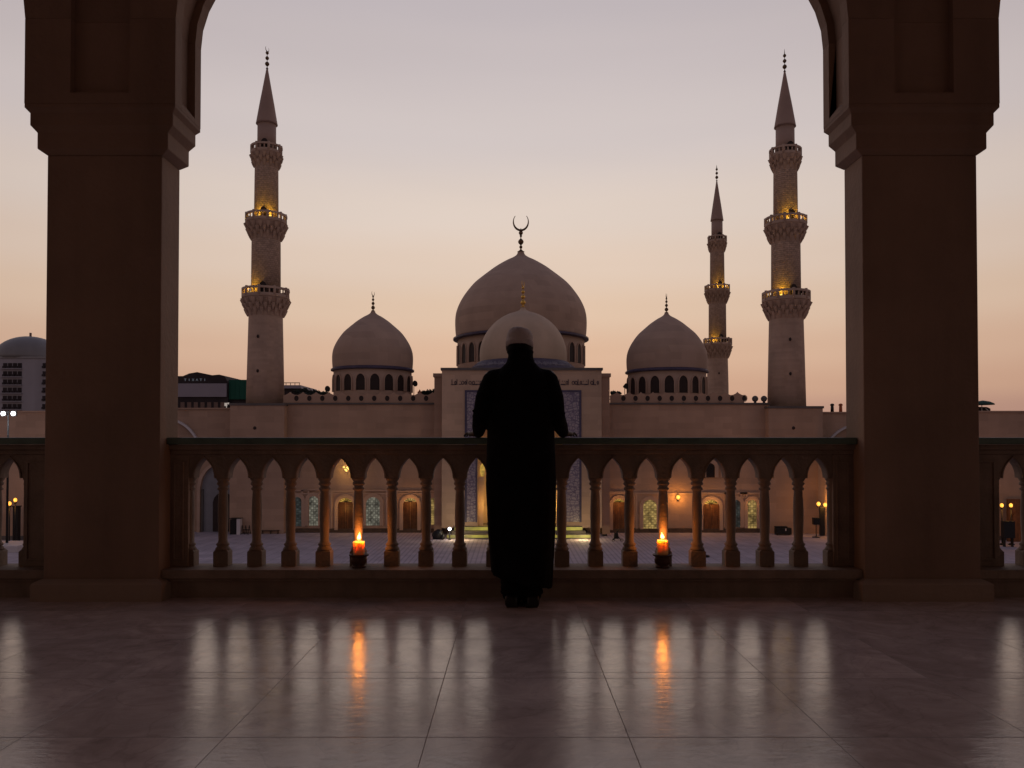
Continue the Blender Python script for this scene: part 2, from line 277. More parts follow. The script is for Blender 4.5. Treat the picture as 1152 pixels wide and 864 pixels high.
# ------------------------------------------------------------------ mesh helpers
class MB:
    def __init__(s): s.bm = bmesh.new(); s.mi = 0
    def face(s, vs, smooth=False):
        try:
            f = s.bm.faces.new(vs); f.material_index = s.mi; f.smooth = smooth; return f
        except ValueError: return None
    def box(s, x0, x1, y0, y1, z0, z1, t=0):
        v = [s.bm.verts.new(p) for p in ((x0, y0, z0), (x1, y0, z0), (x1, y1, z0), (x0, y1, z0), (x0 + t, y0 + t, z1), (x1 - t, y0 + t, z1), (x1 - t, y1 - t, z1), (x0 + t, y1 - t, z1))]
        for q in ((0, 3, 2, 1), (4, 5, 6, 7), (0, 1, 5, 4), (1, 2, 6, 5), (2, 3, 7, 6), (3, 0, 4, 7)): s.face([v[i] for i in q])
        return s
    def prism(s, pts, y0, y1):
        """polygon in x,z extruded along y"""
        a = [s.bm.verts.new((x, y0, z)) for x, z in pts]; b = [s.bm.verts.new((x, y1, z)) for x, z in pts]
        n = len(pts); fs = [s.face(a), s.face(b[::-1])]
        for i in range(n): s.face([a[i], b[i], b[(i + 1) % n], a[(i + 1) % n]])
        fs = [f for f in fs if f]
        if n > 4: bmesh.ops.triangulate(s.bm, faces=fs)
        return s
    def ring(s, outer, inner, y0, y1, closed=True):
        """frame between two outlines of equal count (x,z), open at the bottom unless closed"""
        n = len(outer); V = [[s.bm.verts.new((x, y, z)) for x, z in o] for o in (outer, inner) for y in (y0, y1)]
        oa, ob, ia, ib = V
        for i in range(n if closed else n - 1):
            j = (i + 1) % n
            s.face([oa[i], oa[j], ia[j], ia[i]]); s.face([ob[j], ob[i], ib[i], ib[j]])
            s.face([oa[j], oa[i], ob[i], ob[j]]); s.face([ia[i], ia[j], ib[j], ib[i]])
        if not closed:
            for i in (0, n - 1): s.face([oa[i], ia[i], ib[i], ob[i]])
        return s
    def lathe(s, prof, cx=0, cy=0, seg=32, smooth=True, a0=0, cap=True, wob=None):
        rings = []
        for r, z in prof:
            rings.append([s.bm.verts.new((cx + r * math.cos(a0 + 2 * PI * i / seg), cy + r * math.sin(a0 + 2 * PI * i / seg), z)) for i in range(seg)])
        for a, b in zip(rings, rings[1:]):
            for i in range(seg): s.face([a[i], a[(i + 1) % seg], b[(i + 1) % seg], b[i]], smooth)
        if cap: s.face(rings[0][::-1]); s.face(rings[-1])
        return s
    def stack(s, cx, cy, lv):
        """rectangular loft: (z, half x, half y)"""
        rings = [[s.bm.verts.new((cx + a * hx, cy + b * hy, z)) for a, b in ((-1, -1), (1, -1), (1, 1), (-1, 1))] for z, hx, hy in lv]
        for a, b in zip(rings, rings[1:]):
            for i in range(4): s.face([a[i], a[(i + 1) % 4], b[(i + 1) % 4], b[i]])
        s.face(rings[0][::-1]); s.face(rings[-1]); return s
    def tube(s, pts, r, seg=8, smooth=True):
        pts = [Vector(p) for p in pts]; n = len(pts); rs = r if isinstance(r, (list, tuple)) else [r] * n
        prev = None; u = None
        rings = []
        for i, p in enumerate(pts):
            t = (pts[min(i + 1, n - 1)] - pts[max(i - 1, 0)]).normalized()
            if u is None: u = t.orthogonal().normalized()
            else: u = (u - t * u.dot(t)).normalized()
            w = t.cross(u)
            rings.append([s.bm.verts.new(p + (u * math.cos(2 * PI * k / seg) + w * math.sin(2 * PI * k / seg)) * rs[i]) for k in range(seg)])
        for a, b in zip(rings, rings[1:]):
            for i in range(seg): s.face([a[i], a[(i + 1) % seg], b[(i + 1) % seg], b[i]], smooth)
        s.face(rings[0][::-1]); s.face(rings[-1]); return s
    def ball(s, c, r, sub=2, sc_=(1, 1, 1)):
        g = bmesh.ops.create_icosphere(s.bm, subdivisions=sub, radius=r)
        for v in g['verts']:
            v.co = Vector((v.co.x * sc_[0], v.co.y * sc_[1], v.co.z * sc_[2])) + Vector(c)
            for f in v.link_faces: f.smooth = True; f.material_index = s.mi
        return s
    def loft(s, rings, smooth=True):
        rr = [[s.bm.verts.new(p) for p in r] for r in rings]; n = len(rr[0])
        for a, b in zip(rr, rr[1:]):
            for i in range(n): s.face([a[i], a[(i + 1) % n], b[(i + 1) % n], b[i]], smooth)
        s.face(rr[0][::-1]); s.face(rr[-1]); return s
    def build(s, name, mat, parent=None, org=None, bevel=0):
        """one mesh object; geometry is given in world metres, or local metres when org='local'"""
        bmesh.ops.recalc_face_normals(s.bm, faces=s.bm.faces)
        if org != 'local':
            o_ = root_origin(parent) if parent else (org or Vector((0, 0, 0)))
            bmesh.ops.translate(s.bm, verts=s.bm.verts, vec=-Vector(o_))
        me = bpy.data.meshes.new(name); s.bm.to_mesh(me); s.bm.free()
        for m_ in (mat if isinstance(mat, (list, tuple)) else [mat]): me.materials.append(m_)
        ob = bpy.data.objects.new(name, me); C.objects.link(ob)
        if parent: ob.parent = parent
        elif org is not None and org != 'local': ob.location = org
        if bevel:
            bv = ob.modifiers.new('bevel', 'BEVEL'); bv.width = bevel; bv.segments = 2; bv.limit_method = 'ANGLE'; bv.angle_limit = R(40)
        return ob
def root_origin(o):
    v = Vector((0, 0, 0))
    while o is not None: v = v + Vector(o.location); o = o.parent
    return v
def tag(o, label=None, cat=None, group=None, kind=None):
    if label: o['label'] = label
    if cat: o['category'] = cat
    if group: o['group'] = group
    if kind: o['kind'] = kind
    return o
def thing(name, loc, label, cat, group=None):
    o = bpy.data.objects.new(name, None); o.empty_display_size = .3; C.objects.link(o); o.location = loc
    return tag(o, label, cat, group)
def dup(src, parent, loc=(0, 0, 0), rz=0):
    c = src.copy(); C.objects.link(c); c.parent = parent; c.location = loc; c.rotation_euler = (0, 0, rz)
    for ch in src.children:
        k = ch.copy(); C.objects.link(k); k.parent = c
    return c
def struct(o): o['kind'] = 'structure'; return o
def arch(cx, w, z0, zs, zt, n=9, p=1.8):
    """outline of a slightly pointed arch opening: up the left jamb, over, down the right"""
    pts = [(cx - w / 2, z0)]
    for i in range(-n, n + 1):
        t = i / n; x = t
        z = (1 - abs(x) ** p) ** (1 / 1.75) if abs(x) < 1 else 0
        pts.append((cx + x * w / 2, zs + (zt - zs) * z))
    pts.append((cx + w / 2, z0))
    return pts
LIGHTS = []
def point(name, loc, power, col, rad=.05):
    l = bpy.data.lights.new(name, 'POINT'); l.energy = power; l.color = col; l.shadow_soft_size = rad
    o = bpy.data.objects.new(name, l); C.objects.link(o); o.location = loc; return o

# ------------------------------------------------------------------ world: dusk sky
w = bpy.data.worlds.new('World'); sc.world = w; w.use_nodes = True
nt = w.node_tree; N = nt.nodes; L = nt.links
for n in list(N): N.remove(n)
out = N.new('ShaderNodeOutputWorld'); bg = N.new('ShaderNodeBackground'); L.new(bg.outputs[0], out.inputs[0])
tc = N.new('ShaderNodeTexCoord'); sx = N.new('ShaderNodeSeparateXYZ'); L.new(tc.outputs['Generated'], sx.inputs[0])
KEXP, BACK = 2.6, .35
def azf(y): return BACK + (1 - BACK) * ((y + 1) / 2) ** KEXP
ramp = N.new('ShaderNodeValToRGB'); L.new(sx.outputs[2], ramp.inputs[0]); ramp.color_ramp.interpolation = 'EASE'
SKY = [(465, (190, 150, 132)), (440, (206, 166, 141)), (400, (216, 180, 154)), (350, (222, 194, 170)), (300, (224, 202, 184)), (240, (222, 206, 194)), (150, (209, 198, 195)), (50, (197, 187, 187)), (0, (191, 182, 184)), (-400, (130, 132, 155))]
els = []
for y, c in SKY:
    t = (500 - y) / 900; zz = t / math.sqrt(1 + t * t); cy = 1 / math.sqrt(1 + t * t)
    k = 1 / azf(cy); els.append((zz, tuple(v * k for v in lin(c))))
els.append((1.0, (.16, .17, .24)))
e = ramp.color_ramp.elements
e[0].position = 0; e[0].color = (*[c * .8 for c in els[0][1]], 1); e[1].position = 1; e[1].color = (*els[-1][1], 1)
for p_, c_ in els[:-1]:
    q = e.new(p_); q.color = (*c_, 1)
fa = N.new('ShaderNodeMath'); fa.operation = 'MULTIPLY_ADD'; L.new(sx.outputs[1], fa.inputs[0]); fa.inputs[1].default_value = .5; fa.inputs[2].default_value = .5
fp = N.new('ShaderNodeMath'); fp.operation = 'POWER'; fp.use_clamp = True; L.new(fa.outputs[0], fp.inputs[0]); fp.inputs[1].default_value = KEXP
fm = N.new('ShaderNodeMath'); fm.operation = 'MULTIPLY_ADD'; L.new(fp.outputs[0], fm.inputs[0]); fm.inputs[1].default_value = 1 - BACK; fm.inputs[2].default_value = BACK
# the sky away from the afterglow is bluer
tint = N.new('ShaderNodeMix'); tint.data_type = 'RGBA'; L.new(fp.outputs[0], tint.inputs['Factor'])
tint.inputs['A'].default_value = (1.0, .93, .97, 1); tint.inputs['B'].default_value = (1, 1, 1, 1)
m1 = N.new('ShaderNodeVectorMath'); m1.operation = 'MULTIPLY'; L.new(ramp.outputs[0], m1.inputs[0]); L.new(tint.outputs['Result'], m1.inputs[1])
m2 = N.new('ShaderNodeVectorMath'); m2.operation = 'SCALE'; L.new(m1.outputs[0], m2.inputs[0]); L.new(fm.outputs[0], m2.inputs['Scale'])
nish = N.new('ShaderNodeTexSky'); nish.sky_type = 'NISHITA'; nish.sun_disc = False
nish.sun_elevation = R(1.5); nish.sun_rotation = R(4); nish.dust_density = 3; nish.ozone_density = 2
ns = N.new('ShaderNodeVectorMath'); ns.operation = 'SCALE'; L.new(nish.outputs[0], ns.inputs[0]); ns.inputs['Scale'].default_value = .004
ad = N.new('ShaderNodeVectorMath'); ad.operation = 'ADD'; L.new(m2.outputs[0], ad.inputs[0]); L.new(ns.outputs[0], ad.inputs[1])
hz = N.new('ShaderNodeTexNoise'); hz.inputs['Scale'].default_value = 1.6; hz.inputs['Detail'].default_value = 5; hz.inputs['Roughness'].default_value = .5
hm = N.new('ShaderNodeMapping'); hm.inputs['Scale'].default_value = (1, 1, 7); L.new(tc.outputs['Generated'], hm.inputs['Vector']); L.new(hm.outputs[0], hz.inputs['Vector'])
hr_ = N.new('ShaderNodeMapRange'); hr_.inputs['From Min'].default_value = .3; hr_.inputs['From Max'].default_value = .7; hr_.inputs['To Min'].default_value = .975; hr_.inputs['To Max'].default_value = 1.02; L.new(hz.outputs['Fac'], hr_.inputs['Value'])
hs_ = N.new('ShaderNodeVectorMath'); hs_.operation = 'SCALE'; L.new(ad.outputs[0], hs_.inputs[0]); L.new(hr_.outputs['Result'], hs_.inputs['Scale'])
L.new(hs_.outputs[0], bg.inputs['Color']); bg.inputs['Strength'].default_value = 1.0
sun = bpy.data.lights.new('sun', 'SUN'); sun.energy = .10; sun.angle = R(12); sun.color = (1, .72, .5)
so = bpy.data.objects.new('sun', sun); C.objects.link(so); so.rotation_euler = (R(-86.5), 0, R(-4)); so.location = (0, 200, 40)

# ------------------------------------------------------------------ setting
struct(MB().box(-2500, 2500, -400, 4500, GZ - 1, GZ).build('ground', M['ground']))
struct(MB().box(-110, 110, 6, 106, GZ + .001, GZ + .02).build('courtyard', M['court']))
struct(MB().box(-12, 12, -7, 5.52, -.35, 0).build('floor', M['floor']))
struct(MB().box(-12, 12, -7, 5.10, 5.3, 5.6).build('ceiling', M['inner']))
struct(MB().box(-12, 12, -7.3, -7, 0, 5.6).build('back_wall', M['inner']))

# ------------------------------------------------------------------ gallery pillars
PC = 5.31
def pillar(cx, label):
    t = thing('stone_pillar', (cx, PC, 0), label, 'pillar', 'pillars of the gallery arcade')
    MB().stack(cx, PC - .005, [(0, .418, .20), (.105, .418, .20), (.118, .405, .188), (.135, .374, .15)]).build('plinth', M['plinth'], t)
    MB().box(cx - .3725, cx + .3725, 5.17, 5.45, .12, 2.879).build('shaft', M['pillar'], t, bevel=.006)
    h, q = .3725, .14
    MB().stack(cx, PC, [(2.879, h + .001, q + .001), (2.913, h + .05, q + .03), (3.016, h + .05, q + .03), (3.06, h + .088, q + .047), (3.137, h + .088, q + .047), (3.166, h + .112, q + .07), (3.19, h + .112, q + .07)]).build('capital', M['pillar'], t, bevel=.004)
    # upper block: three slabs so both sides carry a sunk panel, plus a sunk front panel
    b = MB(); H = h + .112; yf, yb = PC - q - .07, PC + q + .07; z0, z1 = 3.19, 3.74
    ya, yc = yf + .10, yb - .10
    # front slab as a frame
    fx = .19
    b.box(cx - H, cx - fx, yf, ya, z0, z1).box(cx + fx, cx + H, yf, ya, z0, z1).box(cx - fx, cx + fx, yf, ya, z0, z0 + .07)
    b.box(cx - fx, cx + fx, yf + .05, ya, z0 + .07, z1)
    b.box(cx - H, cx + H, yc, yb, z0, z1)
    b.prism([(cx - H, z0), (cx + H, z0), (cx + H, z0 + .03), (cx + H - .05, z0 + .10), (cx + H - .05, z1), (cx - H + .05, z1), (cx - H + .05, z0 + .10), (cx - H, z0 + .03)], ya + .001, yc - .001)
    b.build('upper_block', M['pillar'], t)
    return t
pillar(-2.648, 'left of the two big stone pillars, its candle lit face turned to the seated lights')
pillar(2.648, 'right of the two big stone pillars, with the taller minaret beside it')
# arcade wall above the springing: bays of 5.296 m
def arcade():
    yf, yb = PC - .21, PC + .21; ya, yc = yf + .10, yb - .10
    H = .4845; zs = 3.742; top = 5.28
    t = thing('arcade_wall', (0, PC, zs), 'arched stone wall carried by the two big pillars at the top of the photo', 'arcade')
    def slab(inset, y0, y1):
        b = MB()
        for k in (-1, 0, 1):
            c = k * 5.296; a = 2.648 - H + inset; bb = 1.2 + inset
            n = 28
            cur = [(c + a * math.cos(PI * i / n), zs + bb * math.sin(PI * i / n)) for i in range(n + 1)]
            for i in range(n):
                (x1, z1), (x2, z2) = cur[i], cur[i + 1]
                b.prism([(x2, z2), (x1, z1), (x1, top), (x2, top)], y0, y1)
            e0 = c + a; e1 = c + 5.296 - a
            if k < 1:
                if y0 == yf:
                    m_ = (e0 + e1) / 2; b.box(e0, m_ - .19, y0, y1, zs, top); b.box(m_ + .19, e1, y0, y1, zs, top); b.box(m_ - .19, m_ + .19, y0 + .05, y1, zs, top)
                else: b.box(e0, e1, y0, y1, zs, top)
        return b
    for y0, y1, ins in ((yf, ya, 0), (ya + .001, yc - .001, .05), (yc, yb, 0)):
        slab(ins, y0, y1).build('arch_rib', M['pillar'], t)
arcade()

# ------------------------------------------------------------------ balustrades
PITCH = .2276
def balustrade(x0, x1, c0, n, label, open_l=True, open_r=True):
    """x0..x1 between pillars, c0 = first opening centre, n openings"""
    t = thing('stone_balustrade', ((x0 + x1) / 2, 5.37, 0), label, 'balustrade', 'balustrade sections between the pillars')
    b = MB(); b.box(x0, x1, 5.265, 5.50, 1.0, 1.046); b.build('handrail', M['rail'], t, bevel=.008)
    b = MB(); b.box(x0, x1, 5.30, 5.475, .965, .999); b.box(x0, x1, 5.325, 5.46, .935, .9645); b.build('moulding', M['baluster'], t, bevel=.004)
    b = MB(); b.box(x0, x1, 5.20, 5.49, .128, .187); b.box(x0, x1, 5.225, 5.48, .105, .1275); b.build('sill', M['baluster'], t, bevel=.006)
    MB().box(x0, x1, 5.245, 5.47, 0, .1045).build('kerb', M['baluster'], t)
    # arched screen: one outline with the arches cut out of its lower edge
    ws = [(.910, 0), (.903, .009), (.890, .022), (.872, .037), (.852, .050), (.830, .059), (.805, .065), (.775, .067)]
    lo = []
    e0, e1 = c0 - PITCH / 2, c0 + (n - .5) * PITCH
    b = MB(); zt = .934
    xs0 = x0 if open_l else e0; xs1 = x1 if open_r else e1
    for k in range(n):
        c = c0 + k * PITCH
        for s in (-1, 1):
            for (za, wa), (zb, wb) in zip(ws, ws[1:]):
                xo = c + s * PITCH / 2
                q = [(c + s * wa, za), (xo, za), (xo, zb), (c + s * wb, zb)]
                b.prism(q if s > 0 else q[::-1], 5.345, 5.435)
        b.box(c - PITCH / 2, c + PITCH / 2, 5.345, 5.435, .910, zt)
        # thin raised label moulding round each arch
        o = [(c - w_ - .012, z_) for z_, w_ in ws[::-1]] + [(c + w_ + .012, z_) for z_, w_ in ws[1:]]
        o[len(ws) - 1] = (c, .924)
        i_ = [(c - w_ - .003, z_) for z_, w_ in ws[::-1]] + [(c + w_ + .003, z_) for z_, w_ in ws[1:]]
        b.ring(o, i_, 5.337, 5.346, closed=False)
    b.build('arched_screen', M['baluster'], t)
    # end stiles with sunk panel
    for xa, xb, on in ((x0, e0 + .015, open_l), (e1 - .015, x1, open_r)):
        if on and xb - xa > .03:
            b = MB(); b.box(xa, xb, 5.335, 5.445, .1875, .934)
            if xb - xa > .1: b.ring([(xa + .02, .23), (xa + .02, .89), (xb - .03, .89), (xb - .03, .23)], [(xa + .032, .242), (xa + .032, .878), (xb - .042, .878), (xb - .042, .242)], 5.327, 5.336)
            b.build('end_panel', M['baluster'], t, bevel=.003)
    yb_ = 5.39
    prof = [(.049, .295), (.049, .300), (.042, .312), (.036, .318), (.043, .326), (.043, .334), (.034, .342), (.031, .352), (.029, .36), (.031, .42), (.0335, .50), (.0335, .56), (.031, .64), (.028, .685), (.028, .69), (.038, .698), (.038, .706), (.030, .714), (.030, .722), (.041, .732), (.041, .742), (.034, .75), (.046, .768), (.046, .777)]
    b = MB(); b.lathe(prof, 0, 0, 20); b.stack(0, 0, [(.1875, .049, .045), (.283, .049, .045), (.297, .038, .036)])
    src = None
    for k in range(n + 1):
        x = c0 + (k - .5) * PITCH - (x0 + x1) / 2
        if src is None: src = b.build('baluster', M['baluster'], t, org='local'); src.location = (x, yb_ - 5.37, 0)
        else: dup(src, t, (x + random.uniform(-.0015, .0015), yb_ - 5.37 + random.uniform(-.001, .001), 0), R(random.uniform(-1.6, 1.6)))
    return t
balustrade(-2.2755, 2.2755, -9 * PITCH - .008, 19, 'long central stone balustrade with green rail that the man leans on')
balustrade(-5.2, -3.0205, -3.352 - 7 * PITCH, 8, 'stone balustrade section at the far left, outside the left pillar', open_l=False)
balustrade(3.0205, 5.2, 3.345, 8, 'stone balustrade section at the far right, outside the right pillar', open_r=False)

# ------------------------------------------------------------------ candles
def candle(x, side, hw=.090, fh=.88, seed=1):
    y = 5.302; z = .1875
    h = MB(); h.lathe([(.046, z), (.048, z + .008), (.040, z + .014), (.040, z + .020), (.052, z + .034), (.054, z + .052), (.046, z + .064), (.048, z + .070), (.064, z + .078), (.066, z + .085), (.062, z + .088), (.044, z + .082)], x, y, 32)
    ho = h.build('candle_holder', M['clay'], org=Vector((x, y, z)))
    tag(ho, f'dark clay dish on the {side} side of the balustrade sill, under the {side} burning candle', 'candle holder', 'clay candle holders')
    t = thing('candle', (x, y, z + .088), f'short thick orange candle burning to the {side} of the man', 'candle', 'burning candles')
    zb = z + .083; zt = zb + hw
    w_ = MB(); w_.lathe([(.036, zb), (.037, zb + .01), (.0365, zt - .012), (.037, zt - .003), (.034, zt), (.028, zt - .004), (.012, zt - .008)], x, y, 32)
    rd = random.Random(seed)
    for _ in range(5):
        a = rd.uniform(0, 2 * PI); h_ = rd.uniform(.015, .05); w_.tube([(x + .0355 * math.cos(a), y + .0355 * math.sin(a), zt - .002), (x + .038 * math.cos(a + .05), y + .038 * math.sin(a + .05), zt - h_ * .5), (x + .038 * math.cos(a + .08), y + .038 * math.sin(a + .08), zt - h_)], [.004, .0035, .005], 8)
    w_.build('wax', M['wax'], t)
    MB().tube([(x, y, zt - .01), (x + .001, y, zt + .004), (x + .003, y, zt + .014)], .0018, 6).build('wick', M['wick'], t)
    f = MB(); f.lathe([(r_ * (.9 + .1 * fh), zt + .004 + (z_ - .004) * fh) for r_, z_ in ((.002, .004), (.008, .010), (.0125, .020), (.0125, .028), (.009, .042), (.004, .058), (.0008, .070))], x, y, 16)
    for v in f.bm.verts: v.co.x += (.10 if seed == 1 else -.16) * max(0, v.co.z - zt - .02); v.co.y += .06 * max(0, v.co.z - zt - .02)
    f.build('flame', M['flame'], t)
    point('candle_light', (x, y, zt + .028), 1.0, (1, .30, .045), .010)
candle(-1.012, 'left'); candle(.995, 'right', .098, .72, 4)

# ------------------------------------------------------------------ person
def remesh(ob, voxel, smooth=6, fac=.5):
    md = ob.modifiers.new('r', 'REMESH'); md.mode = 'VOXEL'; md.voxel_size = voxel; md.use_smooth_shade = True
    sm = ob.modifiers.new('s', 'SMOOTH'); sm.iterations = smooth; sm.factor = fac
    dg = bpy.context.evaluated_depsgraph_get(); dg.update()
    me = bpy.data.meshes.new_from_object(ob.evaluated_get(dg))
    ob.modifiers.clear(); old = ob.data; ob.data = me; bpy.data.meshes.remove(old)
    for p in me.polygons: p.use_smooth = True
def caps(b, pts, rs, seg=14):
    for p, r in zip(pts, rs): b.ball(p, r, 2)
    for (p, q), (r, s) in zip(zip(pts, pts[1:]), zip(rs, rs[1:])): b.tube([p, q], [r, s], seg)
def person():
    bx, by = .052, 5.0
    t = None
    b = MB()
    # head, neck
    hd = Vector((bx - .004, by + .075, 1.628))
    b.ball(hd + Vector((0, 0, .012)), .1, 3, (.755, .93, 1.05))
    b.ball(hd + Vector((0, .045, -.055)), .062, 3, (.86, .85, 1.05))        # jaw
    b.tube([hd + Vector((0, .092, .01)), hd + Vector((0, .112, -.028))], [.009, .014], 8)   # nose
    b.tube([hd + Vector((-.022, .096, -.058)), hd + Vector((.022, .096, -.058))], [.008, .008], 8)
    for s in (-1, 1):
        b.ball(hd + Vector((s * .03, .083, .012)), .012, 2)
        b.ball(hd + Vector((s * .079, .002, -.008)), .03, 2, (.32, .6, 1.05))
    caps(b, [Vector((bx - .004, by + .03, 1.44)), Vector((bx - .004, by + .05, 1.52)), hd + Vector((0, -.01, -.04))], [.078, .066, .062])
    # trunk, legs inside the robe
    caps(b, [Vector((bx, by + .01, .95)), Vector((bx, by + .02, 1.2)), Vector((bx, by + .03, 1.38))], [.13, .135, .13])
    for s, fx in ((-1, .002), (1, .121)):
        caps(b, [Vector((bx + s * .085, by, .92)), Vector((bx + s * .06, by + .01, .5)), Vector((fx, by - .005, .10)), Vector((fx, by, .05))], [.10, .072, .058, .05])
    # arms and hands on the rail
    arms = {}
    for s in (-1, 1):
        sh = Vector((bx + s * .175, by + .02, 1.415))
        el = Vector((bx + (-.252 if s < 0 else .234), by - .01, 1.165))
        wr = Vector((bx + (-.268 if s < 0 else .278), by + .25, 1.080))
        caps(b, [sh, el, wr], [.055, .042, .028])
        arms[s] = (sh, el, wr)
        fd = Vector((s * .50, .866, 0)); gd = Vector((.866, -s * .50, 0)); up = Vector((0, 0, 1))
        def hp(f, g, u): return wr + fd * f + gd * g + up * u
        caps(b, [hp(.0, 0, 0), hp(.03, 0, -.004), hp(.065, 0, -.010)], [.028, .026, .020])
        for g_ in (-.026, -.009, .009, .026): caps(b, [hp(.02, g_ * .6, -.006), hp(.075, g_, -.012)], [.020, .0155])
        for k in range(4):
            g_ = (k - 1.5) * .0205; ln = (.030, .034, .031, .025)[k if s > 0 else 3 - k]
            p0 = hp(.082, g_ * .9, -.010); p1 = p0 + fd * ln + gd * g_ * .25 + up * .005; p2 = p1 + fd * ln * .75 + gd * g_ * .12 - up * .009; p3 = p2 + fd * ln * .5 - up * .011
            caps(b, [p0, p1, p2, p3], [.0098, .009, .0082, .007], 8)
        q0 = hp(.025, -s * .024, -.010); q1 = q0 + fd * .030 - gd * s * .030; q2 = q1 + fd * .028 - gd * s * .010 - up * .004
        caps(b, [q0, q1, q2], [.0135, .0105, .0085], 8)
    t = b.build('person', M['skin'], org=Vector((bx, by, 0)))
    remesh(t, .0045, 4)
    tag(t, 'man seen from behind in a long black robe, leaning on the green rail', 'person')
    # robe: torso ring loft plus loose sleeves, fused
    b = MB()
    secs = [(.155, .186, .155, .008), (.20, .190, .158, .006), (.30, .198, .158, .0), (.444, .207, .158, 0), (.60, .214, .158, 0), (.75, .219, .158, 0), (.90, .216, .155, 0), (1.055, .211, .148, 0), (1.17, .209, .146, 0), (1.28, .208, .142, 0), (1.36, .205, .135, 0), (1.42, .186, .120, 0), (1.46, .150, .100, 0), (1.485, .118, .088, 0), (1.515, .090, .080, 0), (1.545, .080, .078, 0), (1.575, .077, .076, 0)]
    rings = []
    n = 72
    for z, rx, ry, _ in secs:
        low = max(0, 1 - z / 1.1)
        ring = []
        for i in range(n):
            a = 2 * PI * i / n
            fold = 1 + low * (.05 * math.sin(7 * a + 1.2) + .022 * math.sin(12 * a + 3 * z) + .015 * math.sin(17 * a + 1)) + .006 * math.sin(9 * a + 14 * z)
            ca, sa = math.cos(a), math.sin(a)
            x = bx + .002 + rx * fold * math.copysign(abs(ca) ** .88, ca); y = by + .012 + .03 * max(0, z - .9) + ry * fold * math.copysign(abs(sa) ** .88, sa)
            hem = max(0, (.5 - z) / .35)
            ring.append((x, y, z + hem * (-.05 * (x - bx) / .19) * 1.0 + hem * .008 * math.sin(6 * a)))
        rings.append(ring)
    b.loft(rings)
    for s in (-1, 1):
        sh, el, wr = arms[s]
        mid = sh.lerp(el, .5) + Vector((s * .012, -.01, 0))
        fo = el.lerp(wr, .55)
        caps(b, [sh + Vector((-s * .07, .0, .005)), sh + Vector((-s * .012, 0, -.018)), mid + Vector((-s * .012, 0, 0)), el + Vector((-s * .01, 0, .005)), fo + Vector((0, -.02, -.004)), wr + Vector((0, -.075, -.002))], [.062, .076, .068, .056, .048, .037], 18)
        # sleeve creases at the elbow
        for k in range(4):
            p = el + Vector((s * .004, .02 * k - .02, .035 - .03 * k)); b.tube([p + Vector((-.045, 0, .01)), p + Vector((0, -.02, 0)), p + Vector((.042, 0, -.01))], .008, 6)
    # standing collar and shoulder seam
    b.tube([Vector((bx + .078 * math.cos(a), by + .045 + .078 * math.sin(a), 1.583 - .008 * math.sin(a))) for a in [2 * PI * i / 24 for i in range(25)]], .009, 8)
    r = b.build('robe', M['robe'], t); remesh(r, .0065, 5)
    # hair below the cap
    b = MB(); b.ball(hd + Vector((0, -.010, -.02)), .1, 3, (.79, .92, 1.0))
    h = b.build('hair', M['hair'], t)
    bm = bmesh.new(); bm.from_mesh(h.data); o_ = Vector((bx, by, 0))
    bmesh.ops.delete(bm, geom=[v for v in bm.verts if v.co.y + by > hd.y + .045 or v.co.z < 1.555], context='VERTS'); bm.to_mesh(h.data); bm.free()
    # trousers
    b = MB()
    for s, fx in ((-1, .002), (1, .121)):
        caps(b, [Vector((bx + s * .07, by, .86)), Vector((bx + s * .06, by + .01, .5)), Vector((fx, by - .005, .20)), Vector((fx, by, .075))], [.10, .088, .074, .066], 20)
        for k in range(5): b.tube([Vector((fx + .07 * math.cos(a), by - .003 + .07 * math.sin(a), .085 + .03 * k + .006 * math.sin(3 * a + k))) for a in [2 * PI * i / 16 for i in range(17)]], .007, 6)
    tr = b.build('trousers', M['robe'], t); remesh(tr, .007, 4)
    # cap
    c = MB(); cx, cy = hd.x, hd.y - .002
    prof = [(.076, 1.618), (.0835, 1.619), (.0865, 1.628), (.0875, 1.645), (.0862, 1.656), (.0835, 1.660), (.0845, 1.666), (.0840, 1.682), (.080, 1.700), (.0785, 1.702), (.072, 1.717), (.058, 1.729), (.038, 1.737), (.012, 1.741)]
    c.lathe(prof, 0, 0, 64)
    for v in c.bm.verts:
        a_ = math.atan2(v.co.y, v.co.x); wv_ = 1 + .010 * math.sin(3 * a_ + 1) + .006 * math.sin(7 * a_)
        v.co.x *= wv_; v.co.y *= 1.14 * wv_; v.co = Vector((v.co.x + cx, v.co.y + cy, v.co.z - v.co.y * .12 + .003 * math.sin(2 * a_)))
    for k in range(3): c.tube([(cx + .0868 * math.cos(a), cy + .0868 * 1.14 * math.sin(a), 1.628 + .010 * k - .0868 * 1.14 * math.sin(a) * .12) for a in [2 * PI * i / 40 for i in range(41)]], .0022, 5)
    c.build('cap', M['cap'], t)
    for fx, a in ((.002, .10), (.121, -.12)):
        s = MB()
        secs = [(-.085, .030, .060, .0), (-.07, .040, .075, 0), (-.02, .043, .085, 0), (.04, .045, .062, 0), (.10, .050, .046, 0), (.15, .046, .038, 0), (.18, .028, .026, 0)]
        rings = []
        for yy, hw, ht, _ in secs:
            rings.append([Vector((fx + hw * math.copysign(abs(math.cos(q)) ** .7, math.cos(q)) + yy * a, by + yy, max(.002, ht / 2 + ht / 2 * math.copysign(abs(math.sin(q)) ** .6, math.sin(q))))) for q in [2 * PI * i / 20 for i in range(20)]])
        s.loft(rings); s.box(fx - .036, fx + .036, by - .08, by - .02, 0, .018)
        s.build('shoe', M['shoe'], t)
person()

